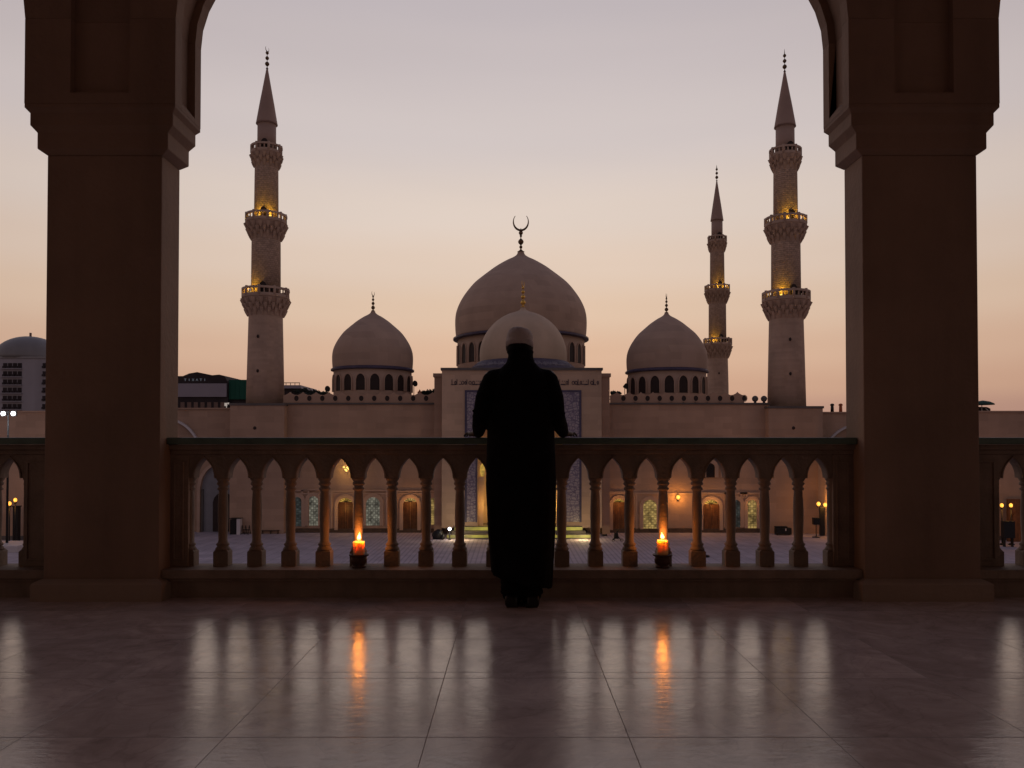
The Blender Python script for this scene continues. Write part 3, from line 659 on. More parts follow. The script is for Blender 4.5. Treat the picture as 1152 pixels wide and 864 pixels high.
# ------------------------------------------------------------------ mosque
D = 105.0
mo = thing('mosque', (X(587, D), D, GZ), 'large beige mosque with a tall main dome rising behind the man', 'mosque')
def px(v, d=D): return v * d / F
WT = Z(455, D)
xl, xr = X(318, D), X(866, D)
MB().box(xl, xr, D, D + 45, GZ, WT).build('main_wall', M['wall'], mo)
for a_, c_ in ((xl, X(497, D)), (X(677, D), xr)):
    MB().box(a_, c_, D - .25, D + .6, WT + .001, WT + .22).build('cornice', M['cornice'], mo)
    MB().box(a_, c_, D - .32, D - .165, GZ, GZ + .55).build('wall_base', M['bench'], mo)
# lower window zone, slightly proud, with dark plinth
for a_, c_ in ((332, 500), (670, 856)):
    MB().box(X(a_, D), X(c_, D), D - .16, D - .002, GZ + .6, Z(556, D)).build('dado', M['wall'], mo)
    MB().box(X(a_, D), X(c_, D), D - .26, D - .002, Z(556, D) + .002, Z(554.3, D)).build('string_course', M['trim'], mo)
# merlons
mer = None
def merlon_mb():
    s = 1.72
    b = MB()
    b.prism([(-.5 * s, 0), (.5 * s, 0), (.5 * s, .98), (.38 * s, 1.02), (.30 * s, 1.06), (.22 * s, 1.14), (.10 * s, 1.24), (0, 1.42), (-.10 * s, 1.24), (-.22 * s, 1.14), (-.30 * s, 1.06), (-.38 * s, 1.02), (-.5 * s, .98)], -.14, .14)
    # dark raised plates between merlons, their colour standing in for a trefoil hole's shade
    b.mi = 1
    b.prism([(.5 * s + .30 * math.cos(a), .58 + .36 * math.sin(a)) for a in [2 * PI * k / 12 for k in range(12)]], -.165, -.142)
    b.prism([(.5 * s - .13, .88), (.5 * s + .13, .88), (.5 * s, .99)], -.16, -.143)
    b.mi = 0
    b.ring([(.5 * s + .42 * math.cos(a), .58 + .47 * math.sin(a)) for a in [2 * PI * k / 12 for k in range(12)]], [(.5 * s + .31 * math.cos(a), .58 + .37 * math.sin(a)) for a in [2 * PI * k / 12 for k in range(12)]], -.20, -.141)
    return b
for i in range(12):
    x = X(326 + 14.6 * i, D) - mo.location.x
    if mer is None: mer = merlon_mb().build('merlon', [M['wall'], M['dark']], mo, org='local'); mer.location = (x, .1, WT + .22 - GZ)
    else: dup(mer, mo, (x, .1, WT + .22 - GZ))
for i in range(11): dup(mer, mo, (X(694 + 13.6 * i, D) - mo.location.x, .1, WT + .22 - GZ))
for q in (850, 860):
    MB().ball((X(q, D), D + .1, WT + .75), .42, 2).lathe([(.2, WT + .2), (.12, WT + .5)], X(q, D), D + .1, 12).build('stone_ball', M['cornice'], mo)

# portal
dp = 100.5
PX0, PX1 = X(497, dp), X(677, dp); PT = Z(416.5, dp)
ax0, ax1 = X(537.5, dp), X(632, dp); az = Z(462, dp); acx = (ax0 + ax1) / 2
b = MB()
o = arch(acx, ax1 - ax0, GZ + 1.1, Z(500, dp), az, 12)
out_ = [(PX0, GZ + 1.1)] + [(PX0 + (PX1 - PX0) * i / (len(o) - 3), PT) for i in range(len(o) - 2)] + [(PX1, GZ + 1.1)]
b.ring(out_, o, dp, dp + 4.0, closed=False)
b.box(PX0, PX1, dp + 4.001, dp + 16, GZ, PT)
b.build('portal', M['portal'], mo)
MB().box(PX0 - .15, PX1 + .15, dp - .2, dp + 12, PT + .001, PT + .30).build('portal_cornice', M['cornice'], mo)
for a_, c_ in ((488.5, 496.8), (677.3, 686)):
    b = MB(); b.box(X(a_, 103), X(c_, 103), 103, 112, GZ, Z(424, 103)); b.box(X(a_, 103) - .15, X(c_, 103) + .15, 102.8, 112, Z(424, 103) + .001, Z(417.5, 103) - .3); b.build('buttress', M['wall'], mo)
# mosaic band round the niche
bx0, bx1, bt = X(524, dp), X(653, dp), Z(440, dp)
ix0, ix1, it = X(536.5, dp), X(633, dp), Z(453, dp)
zb0 = Z(587, dp)
b = MB(); b.ring([(bx0, zb0), (bx0, bt), (bx1, bt), (bx1, zb0)], [(ix0, zb0), (ix0, it), (ix1, it), (ix1, zb0)], dp - .08, dp - .003, closed=False)
bo = b.build('mosaic_band', M['mosaic'], mo)
b = MB()
for o1, o2 in (((bx0 - .12, bt + .12, bx1 + .12), (bx0 + .15, bt - .15, bx1 - .15)), ((ix0 - .15, it + .15, ix1 + .15), (ix0 + .02, it - .02, ix1 - .02))):
    b.ring([(o1[0], zb0 - .05), (o1[0], o1[1]), (o1[2], o1[1]), (o1[2], zb0 - .05)], [(o2[0], zb0 - .05), (o2[0], o2[1]), (o2[2], o2[1]), (o2[2], zb0 - .05)], dp - .13, dp - .01, closed=False)
b.build('mosaic_border', M['navy'], mo)
# niche interior: door with lit surround
nd = dp + 3.9
b = MB(); dc = acx; oo = arch(dc, 6.2, GZ + 1.1, -4.2, -2.6, 8); ii = arch(dc, 5.2, GZ + 1.1, -4.5, -3.2, 8)
b.ring(oo, ii, nd - .4, nd, closed=False); pd = b.build('portal_door', M['trim'], mo)
MB().prism(ii, nd - .1, nd - .02).build('leaf', M['wood'], pd)
b = MB()
for xx in (ax0 + .05, ax1 - .65): b.box(xx, xx + .6, dp + .6, dp + 1.1, GZ + 1.1, Z(542, dp)); b.box(xx - .02, xx + .66, dp + .5, dp + 1.2, Z(542, dp), Z(537, dp))
b.build('niche_column', M['portal'], mo)
for xx in (ax0 + .55, ax1 - .55):
    b = MB(); b.lathe([(.05, Z(522, dp)), (.25, Z(524, dp)), (.32, Z(530, dp)), (.22, Z(535, dp)), (.1, Z(536, dp))], xx, dp + .8, 12); b.build('niche_lamp', M['glowdoor'], mo)
point('niche_light', (ax0 + 1.6, dp + .4, -6.5), 260, (1, .62, .14), .3); point('niche_light', (ax1 - 1.6, dp + .4, -6.5), 260, (1, .62, .14), .3)
# platform steps
sx0, sx1 = X(503, 98), X(664, 98)
b = MB(); b.box(sx0, sx1, 97.6, dp + 3.95, GZ, GZ + .56); b.box(sx0 + .5, sx1 - .5, 98.9, dp + 3.9, GZ + .56, GZ + .86); b.box(sx0 + .8, sx1 - .8, 99.7, dp + 3.85, GZ + .86, GZ + 1.3)
st = b.build('step', M['cornice'], mo)
b = MB(); b.box(sx0 + .02, sx1 - .02, 97.575, 97.598, GZ + .20, GZ + .52); b.box(sx0 + .82, sx1 - .82, 99.675, 99.698, GZ + .88, GZ + 1.28)  # glowing strips added so the risers look lit, no lamps
b.build('added_riser_glow', M['stepglow'], st)
for q in (-6.2, 8.6): point('portal_uplight', (q, 96.6, GZ + 1.0), 150, (1, .74, .36), .2)
# squiggle lettering (illegible at this distance in the photo): strokes, loops and dots
def letters(x0, x1, z0, h, y, seed, tk):
    rnd = random.Random(seed); b = MB(); x = x0
    while x < x1:
        k = rnd.random(); w_ = h * rnd.uniform(.35, .6)
        if k < .34: b.box(x, x + tk, y - .05, y, z0, z0 + h)
        elif k < .75:
            b.ring([(x + w_ / 2 + (w_ / 2) * math.cos(a), z0 + h * .38 + h * .36 * math.sin(a)) for a in [2 * PI * i / 10 for i in range(10)]], [(x + w_ / 2 + (w_ / 2 - tk) * math.cos(a), z0 + h * .38 + (h * .36 - tk) * math.sin(a)) for a in [2 * PI * i / 10 for i in range(10)]], y - .05, y)
        else: b.box(x, x + w_, y - .05, y, z0 + h * .05, z0 + h * .05 + tk); b.box(x + w_ * .4, x + w_ * .4 + tk, y - .05, y, z0 + h * .6, z0 + h * .6 + tk)
        if rnd.random() < .5: b.box(x - tk, x + w_ * .9, y - .052, y - .001, z0 - tk * .2, z0 + tk * .8)
        x += w_ * rnd.uniform(.85, 1.15)
    return b
letters(X(508, dp), X(673, dp), Z(433, dp), px(6.2, dp), dp - .004, 3, .085).build('inscription', M['ink'], mo)

# domes
DP = [(.985, 0), (.995, .1), (1.0, .22), (.995, .33), (.975, .43), (.935, .53), (.88, .63), (.80, .745), (.71, .85), (.60, .945), (.50, 1.025), (.41, 1.095), (.32, 1.155), (.22, 1.215), (.15, 1.25), (.10, 1.28), (.065, 1.31), (.04, 1.36)]
DP2 = [(.985, 0), (1.0, .12), (.995, .28), (.97, .43), (.92, .58), (.85, .72), (.76, .85), (.65, .97), (.54, 1.06), (.43, 1.13), (.32, 1.18), (.22, 1.215), (.15, 1.24), (.10, 1.265), (.065, 1.30), (.04, 1.36)]
def spline(prof, n=3):
    o = []
    for i in range(len(prof) - 1):
        p0 = prof[max(i - 1, 0)]; p1 = prof[i]; p2 = prof[i + 1]; p3 = prof[min(i + 2, len(prof) - 1)]
        for k in range(n):
            t = k / n
            o.append(tuple(.5 * (2 * p1[j] + (p2[j] - p0[j]) * t + (2 * p0[j] - 5 * p1[j] + 4 * p2[j] - p3[j]) * t * t + (3 * p1[j] - p0[j] - 3 * p2[j] + p3[j]) * t ** 3) for j in (0, 1)))
    return o + [prof[-1]]
def finial(b, cx, cy, z0, H, beads, cr, crescent='front', rmul=1.0):
    """beads: (fraction of H, radius)"""
    prof = [(.5 * cr * rmul, z0 - .05), (.28 * cr * rmul, z0 + .02 * H)]
    for f, r in beads:
        prof += [(.05 * cr + .02, z0 + f * H - r * 1.15), (r * .75, z0 + f * H - r * .6), (r, z0 + f * H), (r * .75, z0 + f * H + r * .6), (.05 * cr + .02, z0 + f * H + r * 1.15)]
    zc = z0 + H - cr
    prof.append((.04 * cr + .015, zc - cr * .9)); b.lathe(prof, cx, cy, 14)
    pts = []; rs = []
    for i in range(25):
        a = R(-90 - 132 + 264 * i / 24)
        dx = cr * math.cos(a)
        pts.append((cx + (dx if crescent == 'front' else dx * .35), cy + (0 if crescent == 'front' else dx * .9), zc + cr * (1.15 if crescent == 'front' else 1) * math.sin(a))); rs.append(cr * (.04 + .11 * math.sin(PI * i / 24) ** 1.5))
    b.tube(pts, rs, 8)
def arch_window(w_, h):
    o = arch(0, w_ + .3, 0, h * .68, h + .15, 6); i = arch(0, w_, 0, h * .66, h, 6)
    b = MB(); b.ring(o, i, -.14, .25, closed=False); b.mi = 1; b.prism(i, -.02, .05); b.mi = 0
    return b
def dome(cpx, d, Rpx, ybase, yapex, ydrum, ytopf, win, mat, label, band=True, crescent='front', gold=False, hs=None, crf=.11):
    cx = X(cpx, d, ybase); Rr = px(Rpx, d); z0 = Z(ybase, d); za = Z(yapex, d); k = (za - z0) / (DP[-1][1] * 1.0) / Rr if hs is None else hs
    prof = [(r * Rr, z0 + z * (za - z0) / DP[-1][1]) for r, z in spline(DP if win else DP2)]
    o = MB().lathe(prof, cx, d, 72).build('dome', mat, mo)
    if label: o['label'] = label
    zd = Z(ydrum, d) - 4
    if win:
        b = MB(); b.lathe([(Rr * .965, zd), (Rr * .965, z0 - .02)], cx, d, 72); b.build('drum', M['trim'], o)
        bh = px(3.2, d)
        MB().lathe([(Rr * .97, z0 - bh), (Rr * 1.03, z0 - bh * .75), (Rr * 1.03, z0 - .1), (Rr * .985, z0 + .06)], cx, d, 72, smooth=False).build('drum_band', M['navy'], o)
        nW, wy0, wy1, ww = win
        src = None
        for i in range(nW):
            a = -PI / 2 + 2 * PI * i / nW + PI * .07
            if math.sin(a) > .15: continue
            loc = (cx + Rr * .965 * math.cos(a) - mo.location.x, d + Rr * .965 * math.sin(a) - mo.location.y, Z(wy1, d) - GZ)
            if src is None:
                src = arch_window(ww, Z(wy0, d) - Z(wy1, d)).build('drum_window', [M['trim'], M['dark']], o, org='local'); src.location = loc; src.rotation_euler = (0, 0, a + PI / 2)
            else: dup(src, o, loc, a + PI / 2)
    b = MB(); H = Z(ytopf, d) - za; crr = H * crf if crescent != 'big' else H * .19
    if crescent == 'big': finial(b, cx, d, za, H, [(.12, H * .045), (.26, H * .078), (.42, H * .035), (.50, H * .060)], H * .20, 'front')
    else: finial(b, cx, d, za, H, [(.15, H * .10), (.36, H * .08), (.55, H * .065), (.70, H * .05)], H * .13, 'side', 1.6)
    b.build('finial', M['gold'] if gold else M['bronze'], o)
    return o
dome(586, 126, 74, 381, 283, 412, 241, (30, 391, 412, 1.35), M['dome'], 'tall main dome with a large crescent', crescent='big')
dome(588.5, 110, 49, 409, 345, 412, 315, None, M['dome_small'], 'paler small dome with a gilt finial in front of the main dome', gold=True)
dome(419.5, 113, 45, 415.5, 349.5, 445, 327, (18, 424, 441.5, 1.25), M['dome'], 'domed drum left of the man')
dome(750, 113, 45, 417.5, 351.5, 447, 329.5, (18, 426, 444.5, 1.25), M['dome'], 'domed drum right of the man')
# sloping calligraphic skirt round the front dome
rz0 = PT + .30; rz1 = Z(408.5, 110)
cxs = X(588.5, 110)
b = MB(); b.lathe([(px(66, 110), rz0 + .002), (px(66, 110), rz0 + .12), (px(51, 110), rz1), (px(49, 110), rz1 + .1)], cxs, 110, 64); sk = b.build('dome_skirt', M['skirt'], mo)
b = MB(); rnd = random.Random(5)
sl0, sl1 = (px(62, 110), rz0 + .12 + (rz1 - rz0 - .12) * .27), (px(54, 110), rz0 + .12 + (rz1 - rz0 - .12) * .80)
for i in range(230):
    a = -PI / 2 + R(-72 + 144 * i / 230); f0 = rnd.uniform(0, .45); f1 = rnd.uniform(.55, 1)
    if rnd.random() < .25: f0, f1 = .3, .45
    pts = []
    for f, da in ((f0, 0), ((f0 + f1) / 2, rnd.uniform(-.006, .006)), (f1, rnd.uniform(-.01, .01))):
        rr = sl0[0] + (sl1[0] - sl0[0]) * f; zz = sl0[1] + (sl1[1] - sl0[1]) * f + .03
        pts.append((cxs + rr * math.cos(a + da), 110 + rr * math.sin(a + da), zz))
    b.tube(pts, .028, 4)
b.build('skirt_lettering', M['inkpale'], sk)

# doors and windows of the lower facade
def lattice(b, cx, w_, z0, zs, zt, y, step=.30, r=.035):
    n = max(2, int(w_ / step)); 
    def top(x):
        t = abs(x - cx) / (w_ / 2); return zs + (zt - zs) * (max(0, 1 - t ** 1.8)) ** (1 / 1.75)
    for i in range(1, n):
        x = cx - w_ / 2 + w_ * i / n; b.box(x - r / 2, x + r / 2, y - .03, y, z0, top(x))
    z = z0 + step; k = 0
    while z < zt - .15:
        hw = w_ / 2
        if z > zs: hw = w_ / 2 * max(.05, (1 - ((z - zs) / (zt - zs)) ** 1.75)) ** (1 / 1.8)
        b.box(cx - hw, cx + hw, y - .028, y - .002, z - r / 2, z + r / 2)
        for i in range(n):
            x = cx - w_ / 2 + w_ * (i + .5) / n
            if abs(x - cx) + .1 < hw and (i + k) % 2 == 0:
                b.ring([(x + .11 * math.cos(a), z + step / 2 + .11 * math.sin(a)) for a in [PI / 3 * j for j in range(6)]], [(x + .07 * math.cos(a), z + step / 2 + .07 * math.sin(a)) for a in [PI / 3 * j for j in range(6)]], y - .03, y - .001)
        z += step; k += 1
def opening(kind, p0, p1, py0, py1, pane, frame='trim', label=None, dd=D, door_leaf=None):
    cx = (X(p0, dd) + X(p1, dd)) / 2; w_ = X(p1, dd) - X(p0, dd); zt = Z(py0, dd); z0 = max(Z(py1, dd), GZ + .02); zs = zt - w_ * .42
    yf = dd - .17
    b = MB(); o = arch(cx, w_ + .9, z0, zs + .1, zt + .5, 8); i = arch(cx, w_, z0, zs, zt, 8); b.ring(o, i, yf - .22, yf, closed=False)
    b.ring([(cx - w_ / 2 - .95, z0), (cx - w_ / 2 - .95, zt + .95), (cx + w_ / 2 + .95, zt + .95), (cx + w_ / 2 + .95, z0)], [(cx - w_ / 2 - .75, z0), (cx - w_ / 2 - .75, zt + .75), (cx + w_ / 2 + .75, zt + .75), (cx + w_ / 2 + .75, z0)], yf - .12, yf, closed=False)
    fo = b.build(kind, M[frame], mo)
    if label: fo['label'] = label
    if kind == 'window':
        MB().prism(i, yf - .05, yf - .004).build('pane', M[pane], fo)
        b = MB(); lattice(b, cx, w_, z0, zs, zt, yf - .055); b.build('lattice', M['blackmetal'], fo)
    else:
        # fanlight above, two leaves with boards below
        zf = zs + (zt - zs) * .35
        fan = [p_ for p_ in i if p_[1] >= zf]
        if pane: MB().prism(fan, yf - .05, yf - .004).build('fanlight', M[pane], fo)
        b = MB()
        hw = w_ / 2
        for s in (-1, 1):
            x0_, x1_ = (cx - hw, cx - .02) if s < 0 else (cx + .02, cx + hw)
            b.box(x0_, x1_, yf - .08, yf - .052 + .045, z0, zf)
            for k in range(4):
                h_ = (zf - z0) / 4; b.ring([(x0_ + .12, z0 + k * h_ + .1), (x0_ + .12, z0 + (k + 1) * h_ - .1), (x1_ - .12, z0 + (k + 1) * h_ - .1), (x1_ - .12, z0 + k * h_ + .1)], [(x0_ + .2, z0 + k * h_ + .18), (x0_ + .2, z0 + (k + 1) * h_ - .18), (x1_ - .2, z0 + (k + 1) * h_ - .18), (x1_ - .2, z0 + k * h_ + .18)], yf - .10, yf - .081)
        if not pane: b.prism(fan, yf - .07, yf - .02)
        b.build('door_leaf', M[door_leaf], fo)
        if pane:
            b = MB()
            for a in (30, 60, 90, 120, 150): b.tube([(cx, yf - .06, zf), (cx + hw * .85 * math.cos(R(a)), yf - .06, zf + (zt - zf) * .9 * math.sin(R(a)))], .04, 6)
            b.build('fanlight_bar', M['blackmetal'], fo)
    return fo
opening('window', 330.5, 340.5, 559, 592, 'glowdim')
opening('window', 348, 359, 558, 591, 'glowp')
opening('door', 381, 398, 560, 596, 'glowdoor', 'portal', 'dark wooden door with a lit arch', door_leaf='wood')
opening('window', 412.5, 428, 559, 591, 'glowp')
opening('door', 454, 470, 560, 596, 'glowy', label='door with a yellow lit fanlight', door_leaf='wood')
opening('window', 484, 491.5, 560, 590, 'glowy')
opening('door', 689, 703, 561, 596, 'glowdoor', label='brown door', door_leaf='woodr')
opening('window', 723, 738, 562, 595, 'glowy')
opening('door', 790, 808.5, 562, 596, 'glowdoor', label='orange brown double door', door_leaf='woodr')
opening('window', 822, 832, 562, 593, 'glowdim')
opening('window', 840, 850, 562, 594, 'glowy')
opening('window', 793.5, 803.5, 521, 537, 'dark')
point('door_light', (X(389, D), D - 1.6, Z(572, D)), 45, (1, .5, .12), .15)
for q, pw in ((462, 50), (696, 35), (799, 60), (845, 22)): point('door_light', (X(q, D), D - 1.5, Z(566, D)), pw, (1, .45, .1), .15)

# wall lamps on the facade
def wall_lamp(pxx, pyy, dd, label, s=.22, mat='lampo', power=60, group='lamps on the mosque walls', col=(1, .42, .08), dx=0, dy=-.55):
    x, z = X(pxx, dd, pyy), Z(pyy, dd)
    t = thing('wall_lamp', (x, dd, z), label, 'lamp', group)
    b = MB(); b.ball((x + dx, dd + dy, z), s, 2, (1, 1, 1.15)); b.build('bulb', M[mat], t)
    b = MB(); b.tube([(x, dd - .01, z - .35), (x + dx * .6, dd + dy * .6, z - .45), (x + dx, dd + dy, z - s - .02)], .05, 6); b.lathe([(.10, z + s * 1.1), (.16, z + s * 1.15), (.03, z + s * 1.6)], x + dx, dd + dy, 10); b.lathe([(.05, z - s * 1.5), (.14, z - s * 1.12)], x + dx, dd + dy, 10)
    b.build('bracket', M['blackmetal'], t)
    point('lamp_light', (x + dx * 1.6, dd + dy * 1.9, z), power, col, s)
wall_lamp(762, 559, D - .01, 'single orange glowing wall lamp just right of the right candle', .26, power=150)
t = thing('wall_lamp', (X(391, D), D, Z(527, D)), 'cluster of small yellow lamps high on the wall above the left candle', 'lamp')
for i, (a, c_) in enumerate(((-2.4, -1.6), (-.6, 1.2), (1.2, -1.2), (2.6, .2), (.4, 2.4))):
    MB().ball((X(390.5 + a, D), D - .6, Z(527 + c_, D)), .14, 2).build('bulb', M['lampy'], t)
b = MB()
for a, c_ in ((-2.4, -1.6), (-.6, 1.2), (1.2, -1.2), (2.6, .2), (.4, 2.4)): b.tube([(X(391, D), D - .01, Z(528, D)), (X(390.5 + a, D), D - .5, Z(527 + c_, D))], .03, 5)
b.build('bracket', M['blackmetal'], t); point('lamp_light', (X(391, D), D - 1.2, Z(527, D)), 60, (1, .6, .15), .3)

# ------------------------------------------------------------------ wing walls
def wing(side):
    lft = side < 0
    xa = X(268, 105.6) if lft else X(915, 105.6)
    topz = Z(460.5, 106) if lft else Z(465, 106)
    t = thing('wing_wall', (side * 50, 106, GZ), f'lower courtyard wall at the {"left, below the white domed tower" if lft else "right, with two small posts on top"}', 'wall')
    b = MB()
    b.box(min(xa, side * 60), max(xa, side * 60), 106, 109, GZ, topz); b.build('wall', M['wall'], t)
    zq = Z(464, 97)
    MB().box(*sorted((side * 49.5, side * 100)), 97, 100, GZ, zq - .001).build('front_wall', M['wall'], t)
    MB().box(*sorted((side * 49.4, side * 100)), 96.85, 100.1, zq, zq + .2).build('coping', M['wall'], t)
    MB().box(*sorted((side * 49.5, side * 52)), 100.01, 105.99, GZ, zq - .01).build('return_wall', M['wall'], t)
    MB().box(*sorted((side * 49.3, side * 100)), 96.7, 96.98, GZ, GZ + .5).build('wall_base', M['cornice'], t)
    for hx in (side * 66.5, side * 82):
        o = [(hx + 4.8 * math.cos(a), -1.0 + 4.6 * math.sin(a)) for a in [PI - PI * i / 24 for i in range(25)]]; i_ = [(hx + 4.55 * math.cos(a), -1.0 + 4.35 * math.sin(a)) for a in [PI - PI * i / 24 for i in range(25)]]
        MB().ring(o, i_, 96.75, 96.995, closed=False).build('hood_mould', M['white'], t)
    MB().box(min(xa, side * 49.3), max(xa, side * 49.3), 105.8, 109.1, topz + .001, topz + .2).build('coping', M['wall'], t)
    # big hood mould
    hc = X(186, 106) if lft else X(965, 106); rad = 4.9; zc = (Z(470, 106) if lft else Z(477, 106)) - rad * 1.05
    o = [(hc + (rad) * math.cos(a), zc + rad * 1.05 * math.sin(a)) for a in [PI - PI * i / 24 for i in range(25)]]; i_ = [(hc + (rad - .28) * math.cos(a), zc + (rad * 1.05 - .28) * math.sin(a)) for a in [PI - PI * i / 24 for i in range(25)]]
    MB().ring(o, i_, 105.6, 105.995, closed=False).build('hood_mould', M['white'], t)
    return t
wl = wing(-1); wr_ = wing(1)
# deep archway in the left wing: grey blue inside, dark door
cx = X(244.5, 106); w_ = px(34, 106)
b = MB(); oo = arch(cx, w_ + .8, GZ + .02, -4.6, Z(521, 106), 10); ii = arch(cx, w_, GZ + .02, -4.8, Z(524, 106), 10); b.ring(oo, ii, 105.3, 105.98, closed=False); aw = b.build('archway', M['trim'], wl)
MB().prism(ii, 105.9, 105.97).build('inner_wall', M['plaster_in'], aw)
MB().prism(arch(X(252, 106), 2.7, GZ + .03, -6.6, -5.3, 8), 105.8, 105.89).build('door', M['dark'], aw)
MB().box(X(228.5, 106), X(230, 106), 105.5, 105.88, GZ + .02, -4.9).build('column', M['cornice'], aw)
# right wing buttress with the two lamps
t = thing('wall_pier', (40.5, 102.5, GZ), 'short beige wall pier lit by a pair of orange lamps, right end of the courtyard', 'pier')
MB().box(39.6, 44.5, 101.2, 105.97, GZ, Z(500, 103)).build('pier_wall', M['portal'], t)
MB().box(39.45, 44.6, 101.1, 105.96, Z(500, 103) + .001, Z(497.5, 103)).build('pier_cap', M['cornice'], t)
MB().box(X(921, 101), X(926, 101), 100.6, 101.0, GZ + .1, Z(570, 101)).build('post', M['black'], t)
for i, (q, r_, nm) in enumerate(((919, 566.5, 'left'), (926.5, 567.5, 'right'))):
    wall_lamp(q, r_, 101.2 if i else 100.9, f'{nm} one of the two orange lamps on the wall pier near the right pillar', .24, power=110, group='paired orange lamps by the right pillar')
b = MB(); b.box(X(914, 99.5), X(921, 99.5), 99.2, 99.8, Z(590, 99.5), Z(582.5, 99.5)); b.box(X(914.4, 99.5), X(920.6, 99.5), 99.17, 99.199, Z(589.4, 99.5), Z(583.1, 99.5)); b.tube([(X(917.5, 99.5), 99.5, Z(590, 99.5)), (X(917.5, 99.5), 99.5, GZ + .02)], .06, 8); b.lathe([(.5, GZ + .02), (.5, GZ + .08), (.1, GZ + .14)], X(917.5, 99.5), 99.5, 16)
tag(b.build('display_board', M['black'], org=Vector((X(917.5, 99.5), 99.5, GZ))), 'black board on a stand under the paired orange lamps near the right pillar', 'board')

# far left bay: white plinth, dark doorway, two lamps on the side wall
def side_pair(side, q, labs, board):
    for i, (pxx, pyy) in enumerate(q):
        yy = 92 - 2.2 * i if side < 0 else 92 + 0 * i
        dd = yy
        x, z = X(pxx, dd, pyy), Z(pyy, dd)
        t = thing('standing_lamp', (x, dd, GZ), labs[i], 'lamp', 'pole lamps at the courtyard edges')
        MB().ball((x, dd, z), .19, 2, (1, 1, 1.3)).build('bulb', M['lampo'], t)
        b = MB(); b.tube([(x, dd, GZ + .02), (x, dd, z - .3)], .07, 8); b.lathe([(.08, z - .45), (.18, z - .28), (.14, z - .2)], x, dd, 10); b.lathe([(.35, GZ + .02), (.35, GZ + .1), (.1, GZ + .25)], x, dd, 12); b.build('pole', M['blackmetal'], t)
        point('lamp_light', (x, dd - .5, z), 60, (1, .42, .08), .25)
side_pair(-1, ((17.2, 562.5), (10.8, 566.5)), ('higher of the two orange pole lamps behind the far left balustrade', 'lower of the two orange pole lamps behind the far left balustrade'), None)
side_pair(1, ((1127, 568.5), (1137.3, 568.5)), ('left one of the two orange pole lamps behind the far right balustrade', 'right one of the two orange pole lamps behind the far right balustrade'), None)
b = MB(); xx = X(1133, 90.5); b.box(xx - .62, xx + .62, 90.2, 90.8, GZ + 1.0, GZ + 2.9); b.box(xx - .5, xx - .4, 90.3, 90.7, GZ + .02, GZ + 1.0); b.box(xx + .4, xx + .5, 90.3, 90.7, GZ + .02, GZ + 1.0)
tag(b.build('loudspeaker', M['black'], org=Vector((xx, 90.5, GZ))), 'black loudspeaker box standing below the far right pair of lamps', 'loudspeaker')
b = MB(); xx = X(1148, 95); b.prism(arch(xx, 2.2, GZ + .02, -7.6, -6.9, 6), 94.9, 95.1); b.box(xx - 1.5, xx + 3, 95.11, 95.4, GZ + .02, -5.5)
kb = b.build('garden_kiosk', M['woodr'], org=Vector((xx, 95, GZ))); tag(kb, 'orange brown wooden booth seen through the far right balustrade', 'booth')
b = MB(); b.box(X(-2, 86) - 3, X(24, 86), 85.5, 90, GZ + .02, GZ + .55); b.box(X(-2, 86) - 3, X(24, 86) + .15, 85.4, 90, GZ + .56, GZ + .75)
tag(b.build('stone_platform', M['white'], org=Vector((X(8, 86), 87, GZ))), 'low pale platform behind the far left balustrade', 'platform')
b = MB(); b.box(X(17.5, 95), X(23, 95), 94.6, 95.2, GZ + .02, Z(570, 95)); b.box(X(17, 95), X(23.6, 95), 94.5, 95.3, Z(570, 95), Z(569, 95))
tag(b.build('dark_cabinet', M['black'], org=Vector((X(20, 95), 95, GZ))), 'tall narrow black cabinet below the far left pair of lamps', 'cabinet')

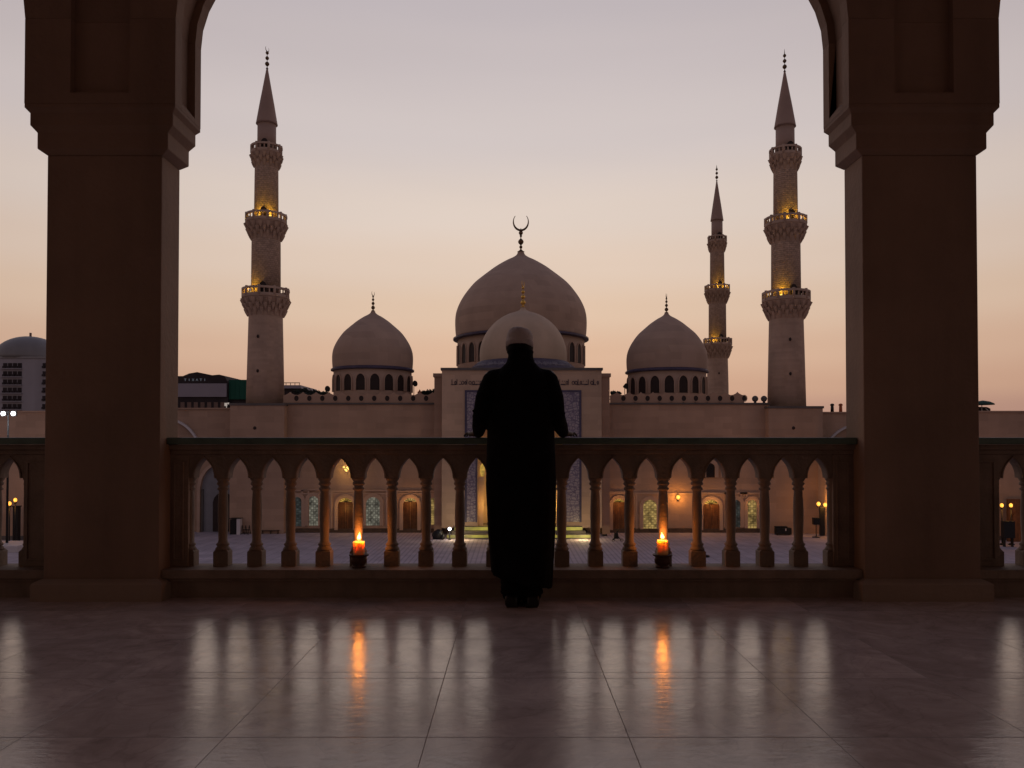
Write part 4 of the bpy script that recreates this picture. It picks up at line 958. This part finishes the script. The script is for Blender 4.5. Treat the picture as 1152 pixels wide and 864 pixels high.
# ------------------------------------------------------------------ minarets
def minaret(cpx, d, base_y, zoff, zs_, label, block=True, rs_=1.0, lamps=True):
    """profile taken from the left tower; zs_ stretches heights about the lower balcony"""
    k = d / F
    cx = X(cpx, d, 455)
    yref = 335 + 0
    zref = Z(yref, 107)
    def z(y): return (Z(y, 107) - zref) * zs_ + zref + zoff
    s = rs_ * 107 / F
    t = thing('minaret', (cx, d, GZ), label, 'minaret', 'minarets of the mosque')
    cy = d
    zb = z(455) if block else GZ
    if block:
        hw = 29.5 * s
        b = MB(); b.box(cx - hw, cx + hw, cy - 3.4, cy + 3.4, GZ, zb - .3); b.build('base', M['wall'], t)
        b = MB(); b.box(cx - hw - .12, cx + hw + .12, cy - 3.52, cy + 3.52, zb - .299, zb); b.build('base_cornice', M['cornice'], t)
        MB().ball((cx - .3, cy - 3.42, Z(481.5, d - 3.4)), .22, 2, (1, .3, 1)).build('vent', M['dark'], t)
        zb += .001
    sh = MB().lathe([(20.8 * s, zb), (19.6 * s, z(400)), (18.6 * s, z(357)), (18.6 * s, z(340))], cx, cy, 40).build('shaft', M['minaret'], t)
    for q in (419, 381):
        MB().ball((cx - 2.5 * s, cy - 20.0 * s, z(q)), .22, 2, (.8, .5, 1.1)).build('vent', M['dark'], sh)
    MB().lathe([(16.2 * s, z(336)), (15.8 * s, z(272)), (15.8 * s, z(262))], cx, cy, 40).build('shaft', M['carved'], t)
    MB().lathe([(13.4 * s, z(252)), (12.9 * s, z(190)), (12.9 * s, z(180))], cx, cy, 40).build('shaft', M['carved'], t)
    MB().lathe([(10.4 * s, z(175)), (10.2 * s, z(140))], cx, cy, 32).build('shaft', M['spire'], t)
    b = MB(); b.lathe([(10.2 * s, z(140.5)), (12.0 * s, z(140)), (11.6 * s, z(138.5)), (8.0 * s, z(117)), (4.2 * s, z(96)), (1.2 * s, z(79)), (.5 * s, z(76.5))], cx, cy, 32); b.build('spire', M['spire'], t)
    b = MB(); H = z(52) - z(77); finial(b, cx, cy, z(77), H, [(.20, H * .10), (.46, H * .085), (.70, H * .075)], H * .12, 'side', 1.0); b.build('finial', M['bronze'], t)
    for (ro, ri, yr, yt, yb, n) in ((25.6, 18.7, 326, 336, 357, 28), (22.4, 15.9, 242.5, 251.5, 271, 26), (16.8, 13.0, 165.5, 174, 190, 22)):
        ro *= s; ri *= s; z1, z0, zm = z(yr), z(yt), z(yb)
        b = MB(); dz = z0 - zm
        steps = [(0, 0), (.10, .12), (.22, .14), (.26, .34), (.42, .38), (.46, .58), (.64, .62), (.68, .82), (.86, .86), (.90, 1.0), (1.0, 1.0)]
        b.lathe([(ri - .05, zm - .02)] + [(ri + (ro - ri) * f * (.70 if h < .85 else .93), zm + dz * h) for h, f in steps], cx, cy, n * 2, smooth=False)
        # stalactite brackets in three tiers
        for tier, (h0, h1, f) in enumerate(((.02, .42, .42), (.30, .66, .68), (.55, .92, .95))):
            nb = int(n * .62)
            for i in range(nb):
                a = 2 * PI * (i + .5 * (tier % 2)) / nb; r1 = ri + (ro - ri) * (f + .03); r0 = ri + (ro - ri) * (f - .35)
                ca, sa = math.cos(a), math.sin(a); w2 = PI * r1 / nb * .62
                pts = [(cx + r0 * ca, cy + r0 * sa, zm + dz * h0), (cx + (r0 + r1) / 2 * ca, cy + (r0 + r1) / 2 * sa, zm + dz * (h0 + h1) / 2), (cx + r1 * ca, cy + r1 * sa, zm + dz * h1)]
                b.tube(pts, [w2 * .35, w2 * .8, w2 * 1.0], 5, smooth=False)
        b.lathe([(ro, z0 - .12), (ro * 1.02, z0 - .06), (ro * 1.02, z0 + .05)], cx, cy, n * 2, smooth=False)
        bal = b.build('balcony', M['minaret'], t)
        b = MB(); hr = z1 - z0; rr = ro * .97
        for f0, f1, dr in ((.78, 1.02, .15),):
            oo = [(rr + dr, z0 + hr * f0), (rr + dr, z0 + hr * f1), (rr - dr, z0 + hr * f1), (rr - dr, z0 + hr * f0), (rr + dr, z0 + hr * f0)]
            b.lathe(oo, cx, cy, n * 2, cap=False)
        oo = [(rr + .10, z0 + .05), (rr + .10, z0 + hr * .30), (rr - .10, z0 + hr * .30), (rr - .10, z0 + .05), (rr + .10, z0 + .05)]
        b.lathe(oo, cx, cy, n * 2, cap=False)
        for i in range(n):
            a = 2 * PI * i / n; w2 = .20 if i % 3 == 0 else .10
            ca, sa = math.cos(a), math.sin(a)
            b.tube([(cx + rr * ca, cy + rr * sa, z0 + .05), (cx + rr * ca, cy + rr * sa, z0 + hr * (1.12 if i % 3 == 0 else .9))], w2 * max(.75, rs_), 6)
        b.build('railing', M['minaret'], bal)
        # door and loudspeaker
        ang = -PI / 2 + .12
        hd_ = hr * 1.55
        b = MB(); b.prism(arch(0, .85, 0, hd_ * .75, hd_, 5), -.10, .3)
        dr_ = b.build('door', M['dark'], bal, org='local'); dr_.location = (cx - root_origin(t).x + ri * math.cos(ang), cy - root_origin(t).y + ri * math.sin(ang), z0 + .05 - GZ); dr_.rotation_euler = (0, 0, ang + PI / 2)
    # floodlights on the two lower balconies
    if lamps:
        for (ri, yt, offs) in ((16.2, 336, (-.55,)), (13.4, 251.5, (-.15, .5))):
            for of in offs:
                a = -PI / 2 + of; r_ = ri * s + .75
                x_, y_, z_ = cx + r_ * math.cos(a), cy + r_ * math.sin(a), z(yt) + .45
                b = MB(); b.box(x_ - .2, x_ + .2, y_ - .1, y_ + .1, z_ - .35, z_ - .1); b.tube([(x_, y_, z_ - .4), (x_, y_, z_ - .12)], .06, 6); fl = b.build('floodlight', M['blackmetal'], t)
                b = MB(); b.ball((x_, y_ + .02, z_ - .02), .16, 2); b.build('lens', M['lampy'], fl)
                point('flood_light', (x_, y_ + .22, z_ + .45), 48 * rs_ * .8, (1, .62, .045), .12)
        for of, yy in ((.75, 329), (.1, 329.5)):
            a = -PI / 2 + of; r_ = 19.5 * s
            x_, y_, z_ = cx + r_ * math.cos(a), cy + r_ * math.sin(a), z(yy)
            b = MB(); b.tube([(x_, y_ + .3, z_ + .1), (x_ + .02, y_ - .35, z_ + .12)], [.10, .42], 14); b.tube([(x_, y_, z_), (x_, y_, z(336))], .05, 6); b.build('loudspeaker', M['blackmetal'], t)
    return t
minaret(298.5, 107, 455, 0, 1.0, 'tall minaret standing left, between the left pillar and the left dome')
minaret(885, 107, 457.5, -.38, 1.0, 'tall minaret standing right, beside the right pillar')
dz3 = Z(388, 176) - Z(335, 107)
minaret(807.5, 176, 455, dz3, .714 * 176 / 107, 'slimmer distant minaret behind the right dome', block=False, rs_=.605 * 176 / 107)

# ------------------------------------------------------------------ courtyard things
def at(pxx, pyy, d): return P(pxx, pyy, d)
d_ = 103
b = MB(); x0, x1 = X(260.5, d_), X(268, d_); x2 = X(272, d_); b.box(x0, x1, d_ - .4, d_ + .4, GZ + .02, Z(584, d_)); b.mi = 1; b.box(x1 + .003, x2, d_ - .45, d_ + .35, GZ + .02, Z(583.4, d_)); b.mi = 0; b.box(x0 - .05, x2 + .05, d_ - .5, d_ + .45, Z(583.3, d_), Z(582.6, d_)); b.box(x0 + .12, x1 - .12, d_ - .43, d_ - .401, GZ + .3, Z(586, d_))
tag(b.build('cabinet', [M['black'], M['white']], org=Vector(((x0 + x2) / 2, d_, GZ))), 'black cabinet with one pale side panel near the left archway', 'cabinet')
t = thing('folding_barrier', (X(277, d_), d_, GZ), 'small black folding frame beside the pale sided cabinet', 'barrier')
for sgn in (-1, 1):
    b = MB(); xa, xb = X(273, d_), X(281, d_); y0, y1 = d_ + sgn * .5, d_
    for zz in (0.1, .5): b.tube([(xa, y0 + (y1 - y0) * zz, GZ + .05 + 1.05 * zz), (xb, y0 + (y1 - y0) * zz, GZ + .05 + 1.05 * zz)], .035, 6)
    for q in (xa, (xa + xb) / 2, xb): b.tube([(q, y0, GZ + .02), (q, y1, GZ + 1.15)], .04, 6)
    b.build('frame', M['blackmetal'], t)
t = thing('bench', (X(305, 103.6), 103.6, GZ), 'long dark wooden bench against the wall left of the candles', 'bench')
x0, x1 = X(295, 103.6), X(315, 103.6)
MB().box(x0, x1, 103.2, 103.8, GZ + .42, GZ + .50).build('seat', M['bench'], t)
b = MB(); b.box(x0, x1, 103.85, 103.92, GZ + .62, GZ + .80).box(x0, x1, 103.85, 103.92, GZ + .88, GZ + 1.06); b.build('backrest', M['bench'], t)
for q in (x0 + .1, (x0 + x1) / 2, x1 - .2): MB().box(q, q + .1, 103.25, 103.78, GZ + .02, GZ + .419).box(q, q + .1, 103.84, 103.94, GZ + .02, GZ + 1.05).build('leg', M['bench'], t)
# equipment case right
t = thing('equipment_case', (X(880, 102), 102, GZ), 'black equipment case on the paving below the right minaret', 'case')
x0, x1 = X(871.5, 102), X(889, 102)
MB().box(x0, x1, 101.6, 102.4, GZ + .12, GZ + .95).build('body', M['black'], t, bevel=.05)
MB().box(x0 - .02, x1 - .5, 101.58, 102.42, GZ + .96, GZ + 1.15).build('lid', M['black'], t, bevel=.08)
MB().box(x0 + 1.15, x0 + 1.27, 101.55, 101.598, GZ + .6, GZ + .9).build('latch', M['white'], t)
for q in (x0 + .2, x1 - .2): MB().ball((q, 101.8, GZ + .08), .06, 2).ball((q, 102.2, GZ + .08), .06, 2).build('castor', M['blackmetal'], t)
# folded pushchair like frame
d_ = 95.5
t = thing('folded_cart', (X(693, d_), d_, GZ), 'small black folded cart with wheels on the paving right of the portal steps', 'cart')
x0 = X(687, d_)
b = MB(); b.tube([(x0 + .3, d_, GZ + .15), (x0 + .9, d_, GZ + 1.35)], .05, 6); b.tube([(x0 + 1.25, d_, GZ + .15), (x0 + .35, d_ + .1, GZ + 1.15)], .05, 6); b.tube([(x0 + .3, d_ + .3, GZ + .15), (x0 + .9, d_ + .3, GZ + 1.35)], .05, 6); b.tube([(x0 + .9, d_, GZ + 1.35), (x0 + .9, d_ + .3, GZ + 1.35)], .05, 6); b.build('frame', M['blackmetal'], t)
b = MB(); b.box(x0 + .35, x0 + .95, d_ + .03, d_ + .28, GZ + .3, GZ + 1.0, .08); b.build('bag', M['black'], t)
for q in (x0 + .3, x0 + 1.3):
    b = MB(); b.tube([(q + .15 * math.cos(a), d_ - .05, GZ + .17 + .15 * math.sin(a)) for a in [2 * PI * i / 16 for i in range(17)]], .03, 6); b.build('wheel', M['black'], t)
def lumps(name, cxp, d, w_, h, mat, label, cat, seed, n=9):
    rnd = random.Random(seed); b = MB(); cx = X(cxp, d)
    for i in range(n):
        u = rnd.uniform(-1, 1); hh = h * (1 - u * u * .6) * rnd.uniform(.4, .8)
        b.ball((cx + u * w_ / 2 * .75, d + rnd.uniform(-.25, .25), GZ + .02 + hh / 2), hh / 2 + .05, 2, (rnd.uniform(.8, 1.5), 1, 1))
    o = b.build(name, M[mat], org=Vector((cx, d, GZ)))
    bpy.context.view_layer.update(); remesh(o, .05, 2)
    return tag(o, label, cat)
lumps('bag_pile', 493.5, 97.5, 1.5, 1.5, 'black', 'dark heap of bags at the left corner of the lit portal steps', 'bags', 2)
lumps('bag', 680.5, 101, .7, .55, 'black', 'small dark round bag by the wall right of the portal steps', 'bag', 4, 4)
lumps('bag', 795, 82, .6, .32, 'black', 'small dark bag lying alone on the paving right of the right candle', 'bag', 6, 4)
# ground lamp at portal steps
t = thing('ground_lamp', (X(506, 97), 97, GZ), 'bright white lamp on the left end of the portal steps', 'lamp')
MB().ball((X(506, 97), 97, Z(595, 97)), .20, 2).build('bulb', M['lampw'], t)
MB().lathe([(.2, GZ + .02), (.16, GZ + .1), (.08, GZ + .2), (.10, Z(595, 97) - .18)], X(506, 97), 97, 12).build('housing', M['blackmetal'], t)
point('lamp_light', (X(506, 97), 96.6, Z(594, 97)), 30, (1, .95, .8), .15)
# floodlight mast far left
d_ = 88
t = thing('floodlight_mast', (X(9, d_), d_, GZ), 'thin mast with two bright white floodlights at the far left edge', 'street lamp')
MB().tube([(X(9, d_), d_, GZ + .02), (X(9, d_), d_, Z(462, d_))], [.14, .08], 10).build('pole', M['blackmetal'], t)
MB().tube([(X(4, d_), d_, Z(463.5, d_)), (X(14.5, d_), d_, Z(463.5, d_))], .05, 8).build('cross_arm', M['blackmetal'], t)
for q in (3.7, 15):
    h = MB().box(X(q, d_) - .28, X(q, d_) + .28, d_ - .05, d_ + .2, Z(468, d_), Z(462.5, d_)).build('lamp_head', M['blackmetal'], t)
    MB().ball((X(q, d_), d_ - .08, Z(465.3, d_)), .25, 2, (1, .35, .95)).build('lens', M['lampw'], h)
    point('mast_light', (X(q, d_), d_ - .8, Z(465.5, d_)), 140, (.9, .93, 1), .3)

# ------------------------------------------------------------------ city behind
# white tower with a dome
d_ = 247; cx = X(32, 256)
t = thing('domed_tower', (cx, d_, GZ), 'white tower block with rows of windows and a grey green dome, far left', 'building')
hw = 11.6; zt = Z(403, d_)
MB().box(cx - hw, cx + hw, d_, d_ + 19, GZ, zt).build('wall', M['cityw'], t)
MB().box(cx - hw - .3, cx + hw + .3, d_ - .3, d_ + 19.3, zt + .01, zt + .5).build('cornice', M['grey'], t)
rr = px(36, 256); cyy = 256.5
dm = MB().lathe([(rr * math.cos(a), zt + .4 + rr * .74 * math.sin(a)) for a in [PI / 2 * i / 14 for i in range(14)]] + [(.3, zt + .4 + rr * .742)], cx, cyy, 48).build('dome', M['citydome'], t)
MB().tube([(cx, cyy, zt + rr * .7), (cx, cyy, zt + rr * .74 + 1.6)], .35, 8).build('finial', M['citybrown'], dm)
for cp in (5, 10.5, 16, 21.5, 49.5, 55):
    for rw in range(6):
        wx = X(cp, d_); wz = Z(408.5 + 9.2 * rw, d_)
        w2 = MB().box(wx - .62, wx + .62, d_ - .10, d_ - .01, wz - 1.5, wz).box(wx - .66, wx + .1, d_ - .5, d_ - .101, wz - 1.55, wz - .95).build('window', M['citydark'], t)
for rw in range(6):
    wz = Z(408.5 + 9.2 * rw, d_) - 1.62
    MB().box(X(1, d_), X(24.5, d_), d_ - .8, d_ - .01, wz - .25, wz).build('balcony_slab', M['cityw'], t)
# shops left
d_ = 160
x0, x1, x2 = X(196, d_), X(256, d_), X(279, d_)
t = thing('panelled_building', ((x0 + x1) / 2, d_, GZ), 'dark roofed building with a wide pale lilac panel left of the left minaret', 'building')
MB().box(x0 - 6, x1, d_, d_ + 14, GZ, Z(431, d_)).build('wall', M['citydark'], t)
MB().box(x0 - 2, x1 - .2, d_ - .3, d_ - .01, Z(446.5, d_), Z(431.5, d_)).build('panel', M['citypanel'], t)
rf = [(x0 - 6, Z(431, d_)), (x1, Z(431, d_)), (X(252, d_), Z(423, d_)), (X(246, d_), Z(421.3, d_)), (X(238, d_), Z(422, d_)), (X(230, d_), Z(420.5, d_)), (X(221, d_), Z(418.5, d_)), (X(212, d_), Z(420, d_)), (X(205, d_), Z(423, d_)), (x0 - 6, Z(423, d_))]
b = MB(); b.prism(rf, d_ + .1, d_ + 13); ro_ = b.build('roof', M['citydark'], t)
# faint row of sign letters
b = MB(); q = X(207, d_); hh = px(2.6, d_)
for i, ch in enumerate(('T', 'I', 'X', 'A', 'T', 'I')):
    xx = X(208 + 4.4 * i, d_); z0 = Z(428.6, d_)
    if ch == 'T': b.box(xx - .22, xx + .22, d_ - .1, d_, z0 + hh - .08, z0 + hh); b.box(xx - .04, xx + .04, d_ - .1, d_, z0, z0 + hh - .09)
    elif ch == 'I': b.box(xx - .04, xx + .04, d_ - .1, d_, z0, z0 + hh)
    else: b.tube([(xx - .2, d_ - .05, z0), (xx + (.2 if ch == 'X' else 0), d_ - .05, z0 + hh)], .045, 4); b.tube([(xx + .2, d_ - .06, z0), (xx - (.2 if ch == 'X' else 0), d_ - .06, z0 + hh)], .045, 4)
b.build('sign_letters', M['signglow'], t)
for i in range(7): MB().box(X(203 + 7.5 * i, d_), X(207.5 + 7.5 * i, d_), d_ - .12, d_ - .01, Z(460, d_), Z(452.5, d_)).build('window', M['citybrown'], t)
t = thing('green_building', ((x1 + x2) / 2, d_, GZ), 'low building with a dark green hoarding beside the left minaret', 'building')
MB().box(x1 + .02, x2 + 2, d_ + 1, d_ + 12, GZ, Z(449, d_)).build('wall', M['citydark'], t)
b = MB(); b.box(x1 + .02, x2 + 2, d_ + .5, d_ + 11, Z(449, d_) + .001, Z(427, d_))
for i in range(5): b.box(x1 + .9 * i + .3, x1 + .9 * i + .36, d_ + .44, d_ + .5, Z(449, d_), Z(427, d_))
b.build('hoarding', M['citygreen'], t)
b = MB(); b.box(x1 - .35, x1 + .1, d_ - .9, d_ - .6, Z(457, d_), Z(453.5, d_)); b.box(x1 + .25, x1 + .5, d_ - .9, d_ - .6, Z(455, d_), Z(453.2, d_)); b.tube([(x1, d_ - .75, Z(457, d_)), (x1, d_ - .75, GZ)], .08, 6)
tag(b.build('lit_sign', glow('white_sign', (1, .85, .75), .35), org=Vector((x1, d_ - .7, GZ))), 'small white lit sign below the green hoarding', 'sign')
# roofs between left minaret and left dome
d_ = 150
x0, x1 = X(312, d_), X(337, d_)
t = thing('flat_roofed_building', ((x0 + x1) / 2, d_, GZ), 'grey flat roofed building just right of the left minaret', 'building')
MB().box(x0, x1, d_, d_ + 12, GZ, Z(440, d_)).build('wall', M['citydark'], t)
MB().box(x0 - .2, x1 + .3, d_ - .5, d_ + 12, Z(437, d_), Z(433.5, d_)).build('roof', M['citypanel'], t)
b = MB()
for i in range(6): b.tube([(x0 + (x1 - x0) * i / 5, d_ - .3, Z(433.5, d_)), (x0 + (x1 - x0) * i / 5, d_ - .3, Z(430.8, d_))], .06, 5)
b.tube([(x0, d_ - .3, Z(430.8, d_)), (x1 + .1, d_ - .3, Z(430.8, d_))], .07, 5); b.box(x0, x1, d_ + .1, d_ + 11, Z(440, d_), Z(437.1, d_)); b.build('railing', M['citydark'], t)
# trees behind the parapet
def tree(cxp, topy, d, wpx, label, seed):
    rnd = random.Random(seed); cx = X(cxp, d); zt = Z(topy, d); rw = px(wpx, d) / 2; cz = zt - rw * .9
    t = thing('tree', (cx, d, GZ), label, 'tree', 'trees behind the mosque wall')
    b = MB(); b.tube([(cx, d, GZ), (cx + .2, d, (GZ + cz) / 2), (cx, d, cz + rw * .3)], [.4, .3, .12], 8)
    for i in range(6):
        a = rnd.uniform(0, 2 * PI); b.tube([(cx, d, cz - rw * .6), (cx + rw * .6 * math.cos(a), d + rw * .6 * math.sin(a), cz + rnd.uniform(-.2, .5) * rw)], [.14, .05], 5)
    b.build('trunk', M['bench'], t)
    b = MB()
    cl = [(rnd.gauss(0, .5), rnd.gauss(0, .5), rnd.uniform(-.8, .75)) for _ in range(16)]
    for i in range(1500):
        c = rnd.choice(cl); p = Vector((cx + (c[0] + rnd.gauss(0, .2)) * rw, d + (c[1] + rnd.gauss(0, .2)) * rw, cz + (c[2] * .95 + rnd.gauss(0, .12)) * rw))
        s_ = rnd.uniform(.12, .3); u = Vector((rnd.gauss(0, 1), rnd.gauss(0, 1), rnd.gauss(0, 1))).normalized(); v = u.orthogonal().normalized()
        vs = [b.bm.verts.new(p + u * s_), b.bm.verts.new(p + v * s_ * .5), b.bm.verts.new(p - u * s_), b.bm.verts.new(p - v * s_ * .5)]; b.face(vs)
    b.build('crown', M['leaf'], t)
tree(344, 436.5, 132, 20, 'dark tree top just right of the grey flat roof', 1)
tree(361, 439.5, 130, 16, 'dark tree top left of the left dome, above the parapet', 2)
tree(482, 438.5, 140, 16, 'dark tree top between the left dome and the portal', 3)
tree(692, 440, 140, 11, 'dark tree top between the portal and the right dome', 4)
# loudspeakers on the parapet near domes
def horn(pxx, pyy, d, base_y, label):
    x, z = X(pxx, d), Z(pyy, d); b = MB(); b.tube([(x, d, Z(base_y, d)), (x, d, z)], .05, 6); b.tube([(x - .15, d + .15, z), (x + .2, d - .2, z + .05)], [.12, .42], 12)
    tag(b.build('horn_loudspeaker', M['blackmetal'], org=Vector((x, d, Z(base_y, d)))), label, 'loudspeaker', 'horn loudspeakers along the roof')
horn(367, 438, 106.5, 454, 'horn loudspeaker on a thin post left of the left dome')
horn(465.5, 432, 107.5, 454, 'horn loudspeaker at the right side of the left dome drum')
horn(703, 435, 107.5, 455, 'horn loudspeaker at the left side of the right dome drum')
b = MB(); b.lathe([(.35, Z(443, 120)), (.02, Z(438, 120))], X(472, 120), 120, 8); b.lathe([(.2, 2), (.2, Z(443, 120))], X(472, 120), 120, 8)
tag(b.build('roof_lantern', M['orangecloth'], org=Vector((X(472, 120), 120, 2))), 'small orange roof tip between the left dome and the portal', 'roof ornament')
# two posts and shelter at right
for q, m_, nm in ((936.5, 'blackmetal', 'dark post, left one of two standing on the right wing wall'), (946, 'orangecloth', 'reddish post, right one of two standing on the right wing wall')):
    x = X(q, 107); z0 = Z(465, 106) + .2
    b = MB(); b.lathe([(.22, z0), (.20, z0 + .8), (.12, z0 + .82), (.26, z0 + .86), (.26, z0 + 1.05), (.1, z0 + 1.15)], x, 107, 12)
    tag(b.build('roof_post', M[m_], org=Vector((x, 107, z0))), nm, 'post', 'posts on the right wing wall')
d_ = 100; x = X(1105, d_)
t = thing('roof_parasol', (x, d_, Z(464, d_)), 'teal parasol over a dark reddish stall above the wall, right of the right pillar', 'parasol')
z0 = Z(464, d_)
MB().lathe([(1.35, z0 + .95), (1.3, z0 + 1.1), (.8, z0 + 1.35), (.05, z0 + 1.5)], x + .1, d_, 16).build('canopy', M['tealcloth'], t)
MB().tube([(x, d_, z0 - 1.5), (x, d_, z0 + 1.2)], .05, 6).build('pole', M['white'], t)
MB().prism([(x - 1.5, z0 - 1.5), (x + 1.35, z0 - 1.5), (x + 1.25, z0 + .5), (x + .8, z0 + .7), (x - 1.5, z0 + .75)], d_ + .3, d_ + 1.2).build('stall', M['citydark'], t)
MB().tube([(x + .5, d_ + .1, z0 + .55), (x + 1.0, d_ + .1, z0 + .05)], .07, 6).build('strut', M['white'], t)

# ------------------------------------------------------------------ render settings
sc.render.engine = 'CYCLES'
sc.view_settings.view_transform = 'Standard'; sc.view_settings.look = 'None'; sc.view_settings.exposure = 0; sc.view_settings.gamma = 1
try: sc.view_settings.use_curve_mapping = False
except Exception: pass
sc.cycles.use_denoising = True
sc.cycles.max_bounces = 8; sc.cycles.diffuse_bounces = 4; sc.cycles.glossy_bounces = 4
sc.cycles.sample_clamp_indirect = 4
sc.cycles.use_light_tree = True
